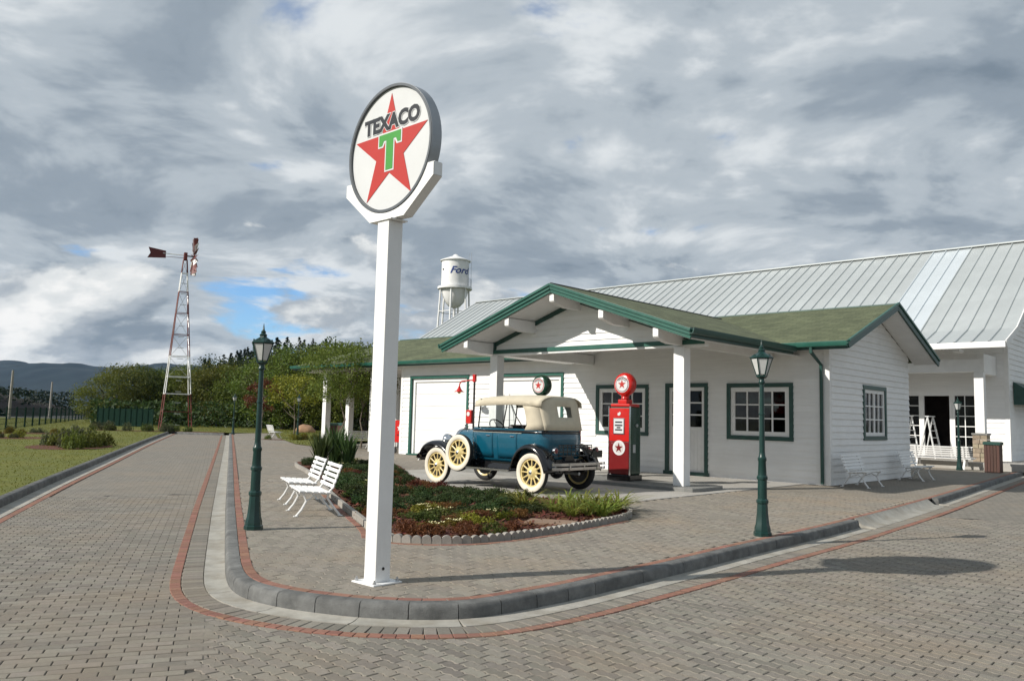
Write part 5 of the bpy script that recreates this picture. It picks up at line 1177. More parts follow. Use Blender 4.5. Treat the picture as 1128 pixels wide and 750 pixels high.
MB().prism([(p.y * .86, .54 + (p.z - .48) * .84) for p in arch(0, .305, .48, 1.14)], 1.2855, 1.292, Matrix(((0, 0, 1, 0), (1, 0, 0, 0), (0, 1, 0, 0), (0, 0, 0, 1)))).build('radiator_core', DARK, rad)
MB().lathe([(.035, 1.138), (.038, 1.16), (.02, 1.17), (.016, 1.19), (.03, 1.215), (.02, 1.24), (.006, 1.27)], 12, Matrix.Translation((1.245, 0, 0))).build('radiator_cap', CHROME, rad, smooth=50)
# headlamps
for s in (1, -1):
    Mh = Matrix.Translation((1.34, s * .44, .90)) @ Matrix.Rotation(math.pi / 2, 4, 'Y')
    h = MB().lathe([(.01, -.16), (.05, -.15), (.09, -.11), (.115, -.05), (.122, 0), (.122, .02), (.112, .03)], 24, Mh).build('headlamp', CHROME, car, smooth=50); MB().lathe([(.111, .0305), (.09, .045), (.04, .055), (.004, .057)], 24, Mh).build('lens', LAMPGLASS, h, smooth=60)
MB().tube([(1.30, -.62, .66), (1.32, -.44, .77), (1.33, 0, .72), (1.32, .44, .77), (1.30, .62, .66)], .02, 8).build('lamp_bar', CHROME, car, smooth=60)
for s in (1, -1): MB().tube([(1.32, s * .44, .77), (1.335, s * .44, .80)], .022, 8).build('lamp_stem', CHROME, car)
# --- fenders
def fender(path, y0, y1, s, name, crown=.045, lip=.05):
    pts = smooth_path([Vector((x, z)) for x, z in path], .06, 8); rings = []
    for i, p in enumerate(pts):
        t = (pts[min(i + 1, len(pts) - 1)] - pts[max(i - 1, 0)]).normalized(); n = Vector((-t.y, t.x))
        if n.y < 0 and abs(t.x) > .3: n = -n
        ring = []
        for k in range(9):
            u = k / 8; y = y0 + (y1 - y0) * u; d = crown * math.sin(math.pi * min(1, .12 + u * .8)) - (lip * (u - .85) / .15 if u > .85 else 0)
            ring.append(Vector((p.x + n.x * d, s * y, p.y + n.y * d)))
        rings.append(ring)
    return MB().loft(rings, False).build(name, BLACK, car, smooth=60, solid=.012)
for s in (1, -1):
    fender([(1.80, .50), (1.77, .62), (1.66, .755), (1.48, .83), (1.28, .835), (1.08, .77), (.92, .66), (.80, .52), (.70, .44), (.58, .405)], .46, .86, s, 'front_fender')
    fender([(-.82, .405), (-.86, .50), (-.93, .66), (-1.06, .80), (-1.24, .865), (-1.42, .845), (-1.58, .74), (-1.69, .58), (-1.76, .40)], .50, .86, s, 'rear_fender')
    rbd = MB().box(-.83, .60, s * .69 - .15, s * .69 + .15, .375, .405).build('running_board', BLACK, car, bevel=.008); MB().box(-.83, .60, s * .842, s * .842 + .006, .372, .408).build('board_trim', CHROME, rbd)
    MB().add([(-.84, s * .545, .55), (.62, s * .52, .55), (.62, s * .56, .40), (-.84, s * .56, .40)], [(0, 1, 2, 3)]).build('splash_apron', BLACK, car, solid=.01)
# --- windscreen
wx, wz0, wz1, tilt = .30, 1.17, 1.735, -.06
for s in (1, -1): MB().tube([(wx + .02, s * .545, 1.10), (wx + tilt, s * .545, wz1 + .02)], .014, 8).build('windscreen_post', BLACK, car)
wf = MB(); 
for z in (wz0 + .02, wz1): wf.tube([(wx + tilt * (z - wz0) / (wz1 - wz0), -.54, z), (wx + tilt * (z - wz0) / (wz1 - wz0), .54, z)], .012, 6)
wf.build('windscreen_frame', BLACK, car); MB().add([(wx, -.535, wz0 + .03), (wx, .535, wz0 + .03), (wx + tilt, .535, wz1), (wx + tilt, -.535, wz1)], [(0, 1, 2, 3)]).build('windscreen', CGLASS, car)
# steering wheel, dashboard and seats
MB().tube([(.32, .28, .95), (.02, .28, 1.19)], .016, 8).build('steering_column', BLACK, car)
sw = [Vector((.02, .28, 1.19)) + (Matrix.Rotation(R_(-52), 3, 'Y') @ Vector((.2 * math.cos(2 * math.pi * k / 28), .2 * math.sin(2 * math.pi * k / 28), 0))) for k in range(29)]
stw = MB().tube(sw, .012, 6, cap=False).build('steering_wheel', BLACK, car, smooth=60)
for k in range(4): MB().tube([(.02, .28, 1.19), sw[k * 7]], .007, 5).build('wheel_spoke', BLACK, stw)
MB().box(.18, .30, -.52, .52, .95, 1.14).build('dashboard', LEATHER, car, bevel=.02)
for x in (-.12, -.98):
    MB().box(x - .32, x + .18, -.55, .55, .66, .86).build('seat_cushion', LEATHER, car, bevel=.05)
    mb = MB(); mb.beam((x - .34, 0, .70), (x - .46, 0, 1.25), 1.10, .15, up=(1, 0, 0)); mb.build('seat_back', LEATHER, car, bevel=.05)
# --- canvas top
def top_z(x, y, w):
    u = y / w; f = (x + 1.42) / (1.75); base = 1.795 + .055 * math.sin(math.pi * min(1, max(0, .12 + f * .75))) - .012 * f
    return base - .055 * u * u - .05 * abs(u) ** 6
rows = []
for i in range(19):
    x = .345 - (1.77) * i / 18; w = .60 + .03 * math.sin(math.pi * i / 18); row = []
    row.append(Vector((x, w + .022, top_z(x, w, w) - .10)))
    for k in range(15):
        y = w - 2 * w * k / 14; row.append(Vector((x, y, top_z(x, y, w))))
    row.append(Vector((x, -w - .022, top_z(x, w, w) - .10))); rows.append(row)
top = MB().loft(rows, False).build('canvas_top', CANVAS, car, smooth=50, solid=.012)
MB().tube([(.352, y, top_z(.345, y, .60) - .015) for y in (-.58, -.3, 0, .3, .58)], .022, 8).build('header_bow', CANVAS, top, smooth=60)
# rear quarters and back curtain with its window
zt = lambda y: top_z(-1.425, y, .60)
def back_pt(u, v):       # u -1..1 across, v 0 top .. 1 belt
    y = u * (.60 - .03 * v); x = -1.425 - .15 * v + .10 * abs(u) ** 4 * (1) ; z = zt(min(abs(y), .60)) * (1 - v) + 1.168 * v
    return Vector((x, y, z))
us = [-1, -.9, -.75, -.55, -.36, 0, .36, .55, .75, .9, 1]; vs_ = [0, .12, .28, .42, .62, .8, 1.0]
cur = MB(); idx = {}
for j, v in enumerate(vs_):
    for i, u in enumerate(us): idx[(i, j)] = len(cur.v); cur.v.append(tuple(back_pt(u, v)))
for j in range(len(vs_) - 1):
    for i in range(len(us) - 1):
        if 4 <= i <= 5 and 2 <= j <= 3: continue
        cur.f.append((idx[(i, j)], idx[(i + 1, j)], idx[(i + 1, j + 1)], idx[(i, j + 1)]))
cb = cur.build('back_curtain', CANVAS, top, smooth=50, solid=.010)
MB().add([back_pt(-.36, .28) + Vector((.004, 0, 0)), back_pt(.36, .28) + Vector((.004, 0, 0)), back_pt(.36, .62) + Vector((.004, 0, 0)), back_pt(-.36, .62) + Vector((.004, 0, 0))], [(0, 1, 2, 3)]).build('rear_window', CGLASS, cb)
wfm = MB(); 
for a, b in (((-.36, .28), (.36, .28)), ((.36, .28), (.36, .62)), ((.36, .62), (-.36, .62)), ((-.36, .62), (-.36, .28))): wfm.tube([back_pt(*a), back_pt(*b)], .008, 5)
wfm.build('window_bead', CANVAS, cb)
for s in (1, -1):
    q = MB(); A = [Vector((-.92, s * .632, 1.70)), Vector((-1.02, s * .632, 1.55)), Vector((-1.06, s * .630, 1.40)), Vector((-1.08, s * .622, 1.26)), Vector((-1.02, s * .622, 1.165))]
    B = [back_pt(s, v) for v in (.05, .28, .5, .75, 1.0)]; 
    q.loft([A, [a.lerp(b, .5) + Vector((0, s * .012, 0)) for a, b in zip(A, B)], B], False); q.build('rear_quarter', CANVAS, top, smooth=50, solid=.010)
    MB().tube([(-.42, s * .60, 1.16), (-.50, s * .61, 1.50), (-.55, s * .60, 1.76)], .012, 6).build('top_bow', BLACK, car); MB().tube([(-1.0, s * .60, 1.16), (-.75, s * .60, 1.45), (-.60, s * .60, 1.74)], .010, 6).build('top_iron', BLACK, car)
# --- luggage rack, bumpers, lamps
rk = MB()
for z in (.70, .78, .86): rk.tube([(-1.78, -.50, z), (-1.78, .50, z)], .010, 6)
for k in range(9): rk.tube([(-1.78, -.50 + k * .125, .68), (-1.78, -.50 + k * .125, .90)], .008, 6)
for k in range(5): rk.tube([(-1.55, -.50 + k * .25, .70), (-1.78, -.50 + k * .25, .70)], .010, 6)
rk.tube([(-1.78, -.50, .90), (-1.78, .50, .90)], .012, 6); rk.build('luggage_rack', BLACK, car)
MB().add([(-1.58, -.5, .62), (-1.58, .5, .62), (-1.70, .5, .42), (-1.70, -.5, .42)], [(0, 1, 2, 3)]).build('rear_apron', BLACK, car, solid=.02)
MB().lathe([(.02, -.02), (.16, -.02), (.17, .06), (.02, .06)], 20, Matrix.Translation((-1.62, 0, .55)) @ Matrix.Rotation(math.pi / 2, 4, 'Y')).build('petrol_tank', BLACK, car)
def bumper(x, sg, yw, name):
    bo_ = MB()
    for z in (.475, .555):
        p = [(x - sg * .10, -yw), (x - sg * .02, -yw * .8), (x, -yw * .4), (x + sg * .01, 0), (x, yw * .4), (x - sg * .02, yw * .8), (x - sg * .10, yw)]
        P = smooth_path([Vector(q) for q in p], .08, 6); bo_.loft([[Vector((q.x + a, q.y, z + b)) for a, b in ((-.006, -.026), (.006, -.026), (.006, .026), (-.006, .026))] for q in P], True, True)
    b_ = bo_.build(name, CHROME, car, smooth=30)
    for y in (-.42, 0, .42): MB().box(x - .02, x + .02, y - .018, y + .018, .45, .58).build('bumper_clamp', CHROME, b_)
    for y in (-.38, .38): MB().beam((x, y, .515), (x - sg * .28, y * .97, .46), .02, .05).build('bumper_arm', BLACK, b_)
bumper(-1.98, -1, .80, 'rear_bumper'); bumper(1.92, 1, .84, 'front_bumper')
for s in (1, -1):
    Mt = Matrix.Translation((-1.80, s * .62, .80)) @ Matrix.Rotation(-math.pi / 2, 4, 'Y'); t_ = MB().lathe([(.01, -.09), (.04, -.07), (.055, -.02), (.058, .01), (.05, .02)], 16, Mt).build('tail_lamp', CHROME if s > 0 else BLACK, car, smooth=50); MB().lathe([(.048, .0205), (.03, .03), (.004, .032)], 16, Mt).build('lens', DRED, t_, smooth=50)
    MB().tube([(-1.74, s * .62, .80), (-1.66, s * .62, .70)], .012, 6).build('lamp_bracket', BLACK, t_)
MB().box(-1.83, -1.822, -.78, -.48, .66, .80).build('number_plate', BLACK, car)
MB().tube([(-1.46, .625, 1.13), (-1.40, .645, 1.13)], .02, 8).build('top_rest', CHROME, car)

# ================================================================== VEGETATION
def leaf_quad(mb, c, size, d=None, asp=0.5, bend=0.0, r=rng):
    """one leaf: a small folded diamond"""
    if d is None:
        d = Vector((r.gauss(0, 1), r.gauss(0, 1), r.gauss(0, .8)))
    d = d.normalized(); s = d.cross(Vector((r.gauss(0, 1), r.gauss(0, 1), r.gauss(0, 1)))).normalized() * size * asp * .5; n = d.cross(s).normalized()
    a = c - d * size * .5; b = c + d * size * .5
    mb.add([a, c + s + n * size * .06, b, c - s + n * size * .06], [(0, 1, 2, 3)])
def clump_crown(n_clump, n_leaf, rx, ry, rz, leaf, clump_r, seed, bottom=-0.5, asp=.6, zc=0.0):
    r = random.Random(seed); mb = MB()
    for _ in range(n_clump):
        while True:
            v = Vector((r.uniform(-1, 1), r.uniform(-1, 1), r.uniform(bottom, 1)))
            if .25 < v.length < 1: break
        v = v.normalized() * (v.length ** .45) * r.uniform(.82, 1.06)
        c = Vector((v.x * rx, v.y * ry, v.z * rz + zc)); cr = clump_r * r.uniform(.55, 1.35)
        for _ in range(int(n_leaf * r.uniform(.6, 1.4))):
            o = Vector((r.gauss(0, 1), r.gauss(0, 1), r.gauss(0, 1))).normalized() * (r.random() ** .45) * cr; o.z *= .75
            leaf_quad(mb, c + o, leaf * r.uniform(.6, 1.3), Vector((r.gauss(0, 1), r.gauss(0, 1), r.gauss(-.2, .6))), asp, r=r)
    return mb
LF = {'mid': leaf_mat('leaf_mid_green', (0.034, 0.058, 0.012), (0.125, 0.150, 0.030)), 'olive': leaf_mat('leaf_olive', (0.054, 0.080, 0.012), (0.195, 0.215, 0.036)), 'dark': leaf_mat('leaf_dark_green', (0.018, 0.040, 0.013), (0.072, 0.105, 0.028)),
      'yellow': leaf_mat('leaf_yellow_green', (0.085, 0.090, 0.008), (0.27, 0.235, 0.030)), 'rust': leaf_mat('leaf_rust', (0.080, 0.028, 0.012), (0.20, 0.080, 0.028)), 'grey': leaf_mat('leaf_grey_green', (0.045, 0.060, 0.028), (0.14, 0.155, 0.075)),
      'strap': leaf_mat('leaf_strap_green', (0.090, 0.135, 0.015), (0.36, 0.37, 0.08)), 'sword': leaf_mat('leaf_sword', (0.030, 0.058, 0.018), (0.105, 0.145, 0.045)), 'conifer': leaf_mat('conifer_needles', (0.008, 0.018, 0.012), (0.026, 0.042, 0.024))}
def trunk_mesh(h, r, seed, limbs=6, spread=1.2, lean=.15):
    q = random.Random(seed); mb = MB(); p = [Vector((0, 0, 0))]
    for k in range(1, 6): p.append(Vector((q.gauss(0, lean) * k * .3, q.gauss(0, lean) * k * .3, h * k / 5)))
    mb.tube(p, [r * (1 - .14 * k) for k in range(6)], 8)
    for _ in range(limbs):
        k = q.randint(2, 5); a = q.uniform(0, 6.28); s = p[k]; e = s + Vector((math.cos(a) * spread * q.uniform(.5, 1), math.sin(a) * spread * q.uniform(.5, 1), h * q.uniform(.15, .4)))
        m_ = s.lerp(e, .5) + Vector((0, 0, -.06 * h * q.random())); mb.tube([s, m_, e], [r * .42, r * .3, r * .12], 6)
    return mb
# --- far trees: a few crown shapes, copied with their own size and turn
CROWN = {}
def far_tree(kind, shape, label, loc, h, w, rz, group='trees behind the lawn', trunk_f=.32):
    """crown and trunk meshes are unit sized: 1 m radius, 1 m tall"""
    key = (kind, shape)
    if key not in CROWN:
        sd_ = hash_seed(key)
        mb = clump_crown(74, 95, 1.0, 1.0, 1.02, .060, .34, sd_, bottom=-.85, zc=1.08) if shape != 2 else clump_crown(90, 80, .78, .78, 1.12, .060, .28, sd_, bottom=-.9, zc=1.08)
        CROWN[key] = mb.mesh('crown', LF[kind], fix=False)
    t = thing('tree', label, 'tree', loc, rz, group); c = link('crown', CROWN[key], t); c.scale = (w, w, h / 2)
    if 'T' not in CROWN: CROWN['T'] = trunk_mesh(.62, .035, 5, 7, .35, .02).mesh('trunk', DBARK, smooth=60)
    k = link('trunk', CROWN['T'], t); k.scale = (h, h, h); return t
def hash_seed(k): return sum(ord(ch) * (i + 3) for i, ch in enumerate(str(k)))
FT = [ # pixel x, distance, pixel y of the top, half width, kind, shape
 (114, 78, 404, 2.2, 'olive', 0), (132, 80, 396, 2.8, 'olive', 1), (150, 82, 392, 2.6, 'mid', 1), (170, 84, 402, 3.0, 'dark', 0), (188, 86, 403, 2.8, 'mid', 2), (205, 82, 397, 3.0, 'olive', 1), (222, 84, 400, 3.0, 'mid', 0), (238, 80, 394, 3.0, 'olive', 1), (252, 84, 396, 3.2, 'mid', 0), (268, 80, 390, 3.0, 'olive', 0), (284, 78, 387, 3.0, 'mid', 1), (298, 74, 383, 3.0, 'olive', 1),
 (312, 72, 379, 3.0, 'mid', 0), (330, 70, 374, 3.2, 'olive', 0), (346, 72, 367, 3.4, 'mid', 1), (364, 68, 371, 3.2, 'olive', 1), (382, 70, 369, 3.4, 'olive', 0), (402, 68, 373, 3.2, 'mid', 0), (424, 70, 381, 3.2, 'mid', 1), (445, 72, 388, 3.0, 'dark', 0),
 (232, 92, 391, 3.4, 'dark', 2), (262, 94, 384, 3.6, 'dark', 1), (196, 96, 398, 3.4, 'dark', 0), (158, 94, 399, 3.4, 'mid', 2), (318, 86, 377, 3.6, 'dark', 2), (355, 84, 368, 3.6, 'mid', 2), (390, 84, 371, 3.6, 'dark', 0)]
def top_z(px, py, dep):
    d = pix_ray(px, py); return CAMZ + d.z * dep / d.y
kn = {'olive': 'olive green', 'mid': 'mid green', 'dark': 'dark green'}
places = ['at the left end of the tree belt', 'left of the wind pump', 'behind the wind pump', 'right of the wind pump', 'left of the near lamp post', 'just right of the near lamp post', 'behind the carport']
ORD = ['', '', '', '', '', '', '', '', ' left', '', ' right', '', '', ', leftmost', ', second from left', ', middle one', ', just left of the post', ', half behind the post', ', right of the post', ', above the carport roof'] + [''] * 10
for i, (px, dep, ty, w, kd, shp) in enumerate(FT):
    zt_ = top_z(px, ty, dep); h = zt_ / 1.16
    pl_ = places[0] if px < 130 else places[1] if px < 172 else places[2] if px < 215 else places[3] if px < 250 else places[4] if px < 285 else places[5] if px < 335 else places[6]
    far_tree(kd, shp, f'bushy {kn[kd]} tree {pl_}, ' + ('back row' if i >= 20 else 'front row') + ORD[i], at_depth(px, dep, .1), h, w * 1.12, rng.uniform(0, 6), 'trees in the belt behind the lawn')
# small round rust and yellow trees on the lawn
def small_tree(label, loc, h, w, kind, seed, cl=60, lf=34, th=None, leaf=.13, trunk_r=.05, base=.45, bark=BARK, rzs=.30, two=False):
    t = thing('tree', label, 'tree', loc, random.Random(seed).uniform(0, 6)); mb = clump_crown(cl, lf, w, w, h * rzs, leaf, w * .26, seed, bottom=-.8, zc=h * (base + rzs * .8)); mb.build('crown', LF[kind], t, fix=False)
    trunk_mesh(h * (base + .22), trunk_r, seed, 9, w * .6, .06 if not two else .14).build('trunk', bark, t, smooth=60); return t
small_tree('small rust coloured tree on thin stems behind the near lamp post', at_depth(289, 58, .1), 4.4, 1.35, 'rust', 11, leaf=.16, cl=40, base=.35)
small_tree('round yellow green tree on the far lawn left of the carport', at_depth(325, 52), 4.1, 1.75, 'yellow', 12, leaf=.15, cl=70)
small_tree('young olive tree with slender pale trunk in front of the carport', at_depth(377, 33.4), 4.6, 1.75, 'olive', 13, cl=200, lf=60, leaf=.085, trunk_r=.045, base=.46, rzs=.27, two=True)
small_tree('second young tree with leaning pale trunk beside the carport post', at_depth(399, 36.5), 4.3, 1.45, 'olive', 17, cl=110, lf=44, leaf=.09, trunk_r=.045, base=.46, rzs=.27, two=True)

# --- shrubs and flowers in the bed
def shrub_mesh(seed, leaf=.05, n=20, k=26, flat=.55, asp=.5):
    return clump_crown(n, k, 1, 1, flat, leaf, .34, seed, bottom=-.15, asp=asp, zc=.05)
SH = {}
def shrub(kind, label, loc, w, h, var=0, group=None, flowers=False):
    key = ('s', kind, var)
    if key not in SH: SH[key] = shrub_mesh(hash_seed(key), leaf=.15 if kind != 'dark' else .16, n=30, k=44).mesh('foliage', LF[kind], fix=False)
    t = thing('shrub', label, 'shrub', loc, rng.uniform(0, 6.3), group); f = link('foliage', SH[key], t); f.scale = (w, w, h * 1.6)
    ('st' in SH) or SH.__setitem__('st', trunk_mesh(.5, .04, 3, 6, .4, .05).mesh('stem', DBARK)); s = link('stem', SH['st'], t); s.scale = (w, w, h)
    if flowers:
        for _ in range(5):
            a = rng.uniform(0, 6.28); d_ = rng.uniform(.2, .8) * w; mb = MB(); c = Vector((math.cos(a) * d_, math.sin(a) * d_, h * rng.uniform(.7, .95)))
            for q in range(5):
                aa = q * 1.257; mb.add([c, c + Vector((.03 * math.cos(aa - .4), .03 * math.sin(aa - .4), .012)), c + Vector((.045 * math.cos(aa), .045 * math.sin(aa), .02)), c + Vector((.03 * math.cos(aa + .4), .03 * math.sin(aa + .4), .012))], [(0, 1, 2, 3)])
            mb.build('flower', FLOWER, t, fix=False)
    return t
desc = {'dark': 'low dark green shrub in the mulch bed', 'mid': 'low mid green shrub in the mulch bed', 'rust': 'low rust red ground shrub in the mulch bed', 'yellow': 'low yellow green shrub in the mulch bed'}
inb = lambda p, m=.25: inside(bed_poly, p.x, p.y) and path_dist(BED, p) > m
# dark shrubs along the back, red and yellow ones towards the front edge
pts_ = []; tries = 0
while len(pts_) < 150 and tries < 8000:
    tries += 1; p = Vector((rng.uniform(-6, 2), rng.uniform(9.8, 25)))
    if not inb(p, .20): continue
    if p.y > 14.5 and rng.random() < .35: continue
    if any((p - q).length < .32 for q in pts_): continue
    if (p - gnd(607, 579).to_2d()).length < .62: continue
    q_ = p - BC
    if p.x > .45 and p.y > 11.9: continue                       # strap-leaved plants stand there
    pts_.append(p)
for i, p in enumerate(pts_):
    q_ = p - BC; t_ = q_.dot(BT); front = p.y < 12.3 - .3 * p.x
    v_ = noise.noise(Vector((p.x * .9, p.y * .9, 3.1)))
    if front: kd = 'yellow' if v_ > .12 else 'rust' if v_ > -.22 else 'mid'
    else: kd = 'rust' if v_ > .22 else 'dark' if v_ > -.28 else 'mid'
    fl = kd in ('yellow', 'mid') and rng.random() < .5
    w = rng.uniform(.15, .27); h = rng.uniform(.09, .17) * (1.1 if kd == 'dark' else .9)
    zone = 'round the sword leaves' if p.y > 19.5 else 'behind the white benches' if p.y > 15.5 and p.x < -2.6 else 'near the front wheel' if p.x < -1.2 and p.y > 14 else 'near the rear wheel' if p.y > 14 else 'by the scalloped edge' if front and path_dist(BED, p) < .45 else 'behind the scalloped edge row' if front else 'in the middle of the bed' if p.x > -1.3 else 'beside the benches'
    shrub(kd, desc[kd].replace('in the mulch bed', zone) + (', cream flowers' if fl else ''), (p.x, p.y, WALK + .03), w, h, i % 3, 'shrubs in the mulch bed', fl)
# strap-leaved clumps
def strap_mesh(seed, n=46, length=.55, width=.022, stiff=.55, droop=1.0):
    r = random.Random(seed); mb = MB()
    for _ in range(n):
        a = r.uniform(0, 6.28); L_ = length * r.uniform(.55, 1.15); up = r.uniform(.55, 1.25) * stiff + .25; d_ = Vector((math.cos(a), math.sin(a), 0)); s_ = Vector((-math.sin(a), math.cos(a), 0)); b_ = d_ * r.uniform(0, .07) + s_ * r.gauss(0, .03)
        P_ = []
        for k in range(6):
            f = k / 5; el = min(1.1, up) * (1 - f * droop * r.uniform(.9, 1.25)); P_.append((P_[-1] + (d_ * math.cos(el * 1.4) + Vector((0, 0, math.sin(el * 1.4)))) * L_ / 5) if P_ else b_)
        W_ = [width * x for x in (.8, 1, 1, .85, .55, .05)]; vs = []
        for q, w_ in zip(P_, W_): vs += [q + s_ * w_ * .5, q - s_ * w_ * .5]
        mb.add(vs, [(2 * k, 2 * k + 1, 2 * k + 3, 2 * k + 2) for k in range(5)])
    return mb
straps = [strap_mesh(30 + k).mesh('leaves', LF['strap'], fix=False) for k in range(3)]
lows = [(577, 562), (612, 566), (630, 571), (648, 570), (664, 571), (640, 562), (660, 564), (676, 566), (625, 560), (682, 562)]
for k, (px, py) in enumerate(lows):
    p = gnd(px, py); t = thing('strap_leaved_plant', 'arching yellow green strap leaves ' + ('beside the rear wheel' if k == 0 else 'at the bed tip'), 'plant', (p.x, p.y, WALK + .03), rng.uniform(0, 6), 'strap-leaved clumps at the bed tip'); o = link('leaves', straps[k % 3], t); s_ = rng.uniform(1.0, 1.35); o.scale = (s_, s_, s_ * 1.05)
sword = strap_mesh(77, 130, 1.05, .04, 1.25, .12)
sp_ = at_depth(371, 23.3); t = thing('sword_leaved_plant', 'tall stiff clump of upright dark green sword leaves behind the benches', 'plant', (sp_.x, sp_.y, WALK + .03), 0); o = sword.build('leaves', LF['sword'], t, fix=False); o.scale = (1.7, 1.7, 1.0)
sp_ = at_depth(356, 22.6); t = thing('sword_leaved_plant', 'shorter clump of sword leaves left of the tallest one', 'plant', (sp_.x, sp_.y, WALK + .03), 1); o = link('leaves', sword.mesh('leaves', LF['sword'], fix=False), t); o.scale = (1.5, 1.5, .85)
sp_ = at_depth(386, 23.0); t = thing('sword_leaved_plant', 'shorter clump of sword leaves right of the tallest one, by the pale trunk', 'plant', (sp_.x, sp_.y, WALK + .03), 2); o = link('leaves', sword.mesh('leaves', LF['sword'], fix=False), t); o.scale = (1.5, 1.5, .85)
# mulch chips give the bed its rough surface
mb = MB()
while len(mb.f) < 9000:
    x, y = rng.uniform(-6, 2), rng.uniform(9.8, 22)
    if not inside(bed_poly, x, y): continue
    a = rng.uniform(0, 6.28); l, w = rng.uniform(.02, .06), rng.uniform(.008, .02); d_ = Vector((math.cos(a), math.sin(a), rng.gauss(0, .35))) * l; s_ = Vector((-math.sin(a), math.cos(a), rng.gauss(0, .3))) * w; c = Vector((x, y, WALK + .045))
    mb.add([c - d_ - s_, c + d_ - s_, c + d_ + s_, c - d_ + s_], [(0, 1, 2, 3)])
CHIP = mat('bark_chips', (.105, .034, .016), .95, var=.2, scale=3, island=.45)
o = mb.build('bark_chips', CHIP, bo, fix=False); o['kind'] = 'stuff'

# --- shrub beds on the left lawn
def lawn_bed(cx, cy, rx, ry, rot, n, label, hh, kinds=('grey', 'mid'), lab2=''):
    c, s = math.cos(rot), math.sin(rot)
    P_ = [(cx + c * rx * math.cos(a) - s * ry * math.sin(a), cy + s * rx * math.cos(a) + c * ry * math.sin(a)) for a in [2 * math.pi * k / 24 for k in range(24)]]
    sheet('mulch_patch', P_, 0.122, MULCH)
    for k in range(n):
        u = math.sqrt(rng.random()) * .85; a = rng.uniform(0, 6.28); x, y = u * rx * math.cos(a), u * ry * math.sin(a)
        h = hh * rng.uniform(.6, 1.25); shrub(kinds[k % len(kinds)], label, (cx + c * x - s * y, cy + s * x + c * y, .12), h * rng.uniform(.38, .6), h * .62, k % 2, lab2)
p = gnd(100, 494, .12); lawn_bed(p.x - 1.4, p.y + 1.2, 1.45, 2.6, .33, 11, 'tall loose shrub in the mulch patch on the left lawn', .95, ('grey', 'olive'), 'shrubs on the left lawn')
p = gnd(14, 482, .12); lawn_bed(p.x, p.y, 1.6, 1.6, .3, 6, 'low shrub in the small mulch patch at the left edge', .5, ('grey', 'yellow'), 'shrubs at the left edge')
p = gnd(36, 477, .12); lawn_bed(p.x, p.y, 1.9, 1.4, .3, 6, 'low pale shrub in the mulch patch near the fence', .5, ('grey', 'yellow'), 'shrubs near the fence')
p = at_depth(190, 58, .12); lawn_bed(p.x - .5, p.y - 2, 5.0, 1.2, .1, 14, 'low grey green shrub at the foot of the wind pump', .8, ('grey', 'mid'), 'shrubs round the wind pump foot')
p = at_depth(350, 45, .14); lawn_bed(p.x, p.y, 3.4, .8, .1, 8, 'low yellow green shrub in the strip before the far lawn', .5, ('yellow', 'olive'), 'shrubs before the far lawn')
# undergrowth that closes the foot of the tree belt
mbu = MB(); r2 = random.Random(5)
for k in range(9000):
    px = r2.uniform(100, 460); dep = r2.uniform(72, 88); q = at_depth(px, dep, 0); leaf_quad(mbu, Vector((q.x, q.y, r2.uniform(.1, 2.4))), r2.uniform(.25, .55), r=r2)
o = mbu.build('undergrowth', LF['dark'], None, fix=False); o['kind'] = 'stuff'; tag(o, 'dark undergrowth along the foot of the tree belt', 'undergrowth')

# ================================================================== FAR BACKGROUND
def ridge(name, x0, x1, y, prof, thick, m, amp, n=120, seed=1, rows=9):
    mb = MB(); rings = []
    for j in range(rows):
        v = j / (rows - 1); row = []
        for i in range(n + 1):
            u = i / n; x = x0 + (x1 - x0) * u; h = prof(u); f = math.sin(math.pi * min(1, v * .5 + .0) ) if True else 0
            z = h * (math.sin(v * math.pi / 2) ** 1.4) + amp * noise.noise(Vector((x * .004 + seed, v * 4, 0.3))) * v + amp * .35 * noise.noise(Vector((x * .02 + seed, v * 9, 2.3))) * v
            row.append(Vector((x, y + thick * v + amp * 2.0 * noise.noise(Vector((x * .003, v * 3, seed + 5.0))), z - 4 * (1 - v))))
        rings.append(row)
    mb.loft(rings, False); return struct(name, mb, m, smooth=60)
def mt(u): return 150 + 22 * noise.noise(Vector((u * 5, 1.2, 0))) + 8 * noise.noise(Vector((u * 30, 3.2, 0))) - 35 * max(0, u - .62)
ridge('mountain', -4200, 1500, 2300, mt, 700, MOUNT, 26, 260, 3, 22)
# wooded hill behind the tree belt: conifers too many to count
def hill_h(x): return 13.5 * math.exp(-((x + 60) / 22) ** 2) + 14 * math.exp(-((x + 12) / 32) ** 2)
hm = MB(); rows_ = []
for j in range(10):
    v = j / 9; rows_.append([Vector((-150 + 3 * i, 170 + 60 * v, hill_h(-150 + 3 * i) * math.sin(v * math.pi / 2) - .2)) for i in range(101)])
hm.loft(rows_, False); struct('wooded_hill', hm, mat('hill_floor', (.012, .02, .008), .95, var=.4, scale=.2), smooth=60)
def conifer(mb, c, h, r, n):
    for k in range(n):
        f = r.random() ** .8; z = h * (.12 + .88 * f); w = h * .26 * (1 - f) + .15; a = r.uniform(0, 6.28); d_ = Vector((math.cos(a), math.sin(a), -.25))
        leaf_quad(mb, c + Vector((math.cos(a) * w * r.random(), math.sin(a) * w * r.random(), z)), h * .085 * r.uniform(.6, 1.4), d_, .6, r=r)
cm = MB(); r3 = random.Random(9)
for k in range(420):
    x = r3.uniform(-80, 70); v = r3.random() ** .6; y = 172 + 55 * v; z = hill_h(x) * math.sin(v * math.pi / 2); conifer(cm, Vector((x, y, z)), r3.uniform(4.5, 8), r3, 130)
o = cm.build('conifer_wood', LF['conifer'], None, fix=False); o['kind'] = 'stuff'; tag(o, 'dark conifer wood on the hill behind the tree belt', 'wood')
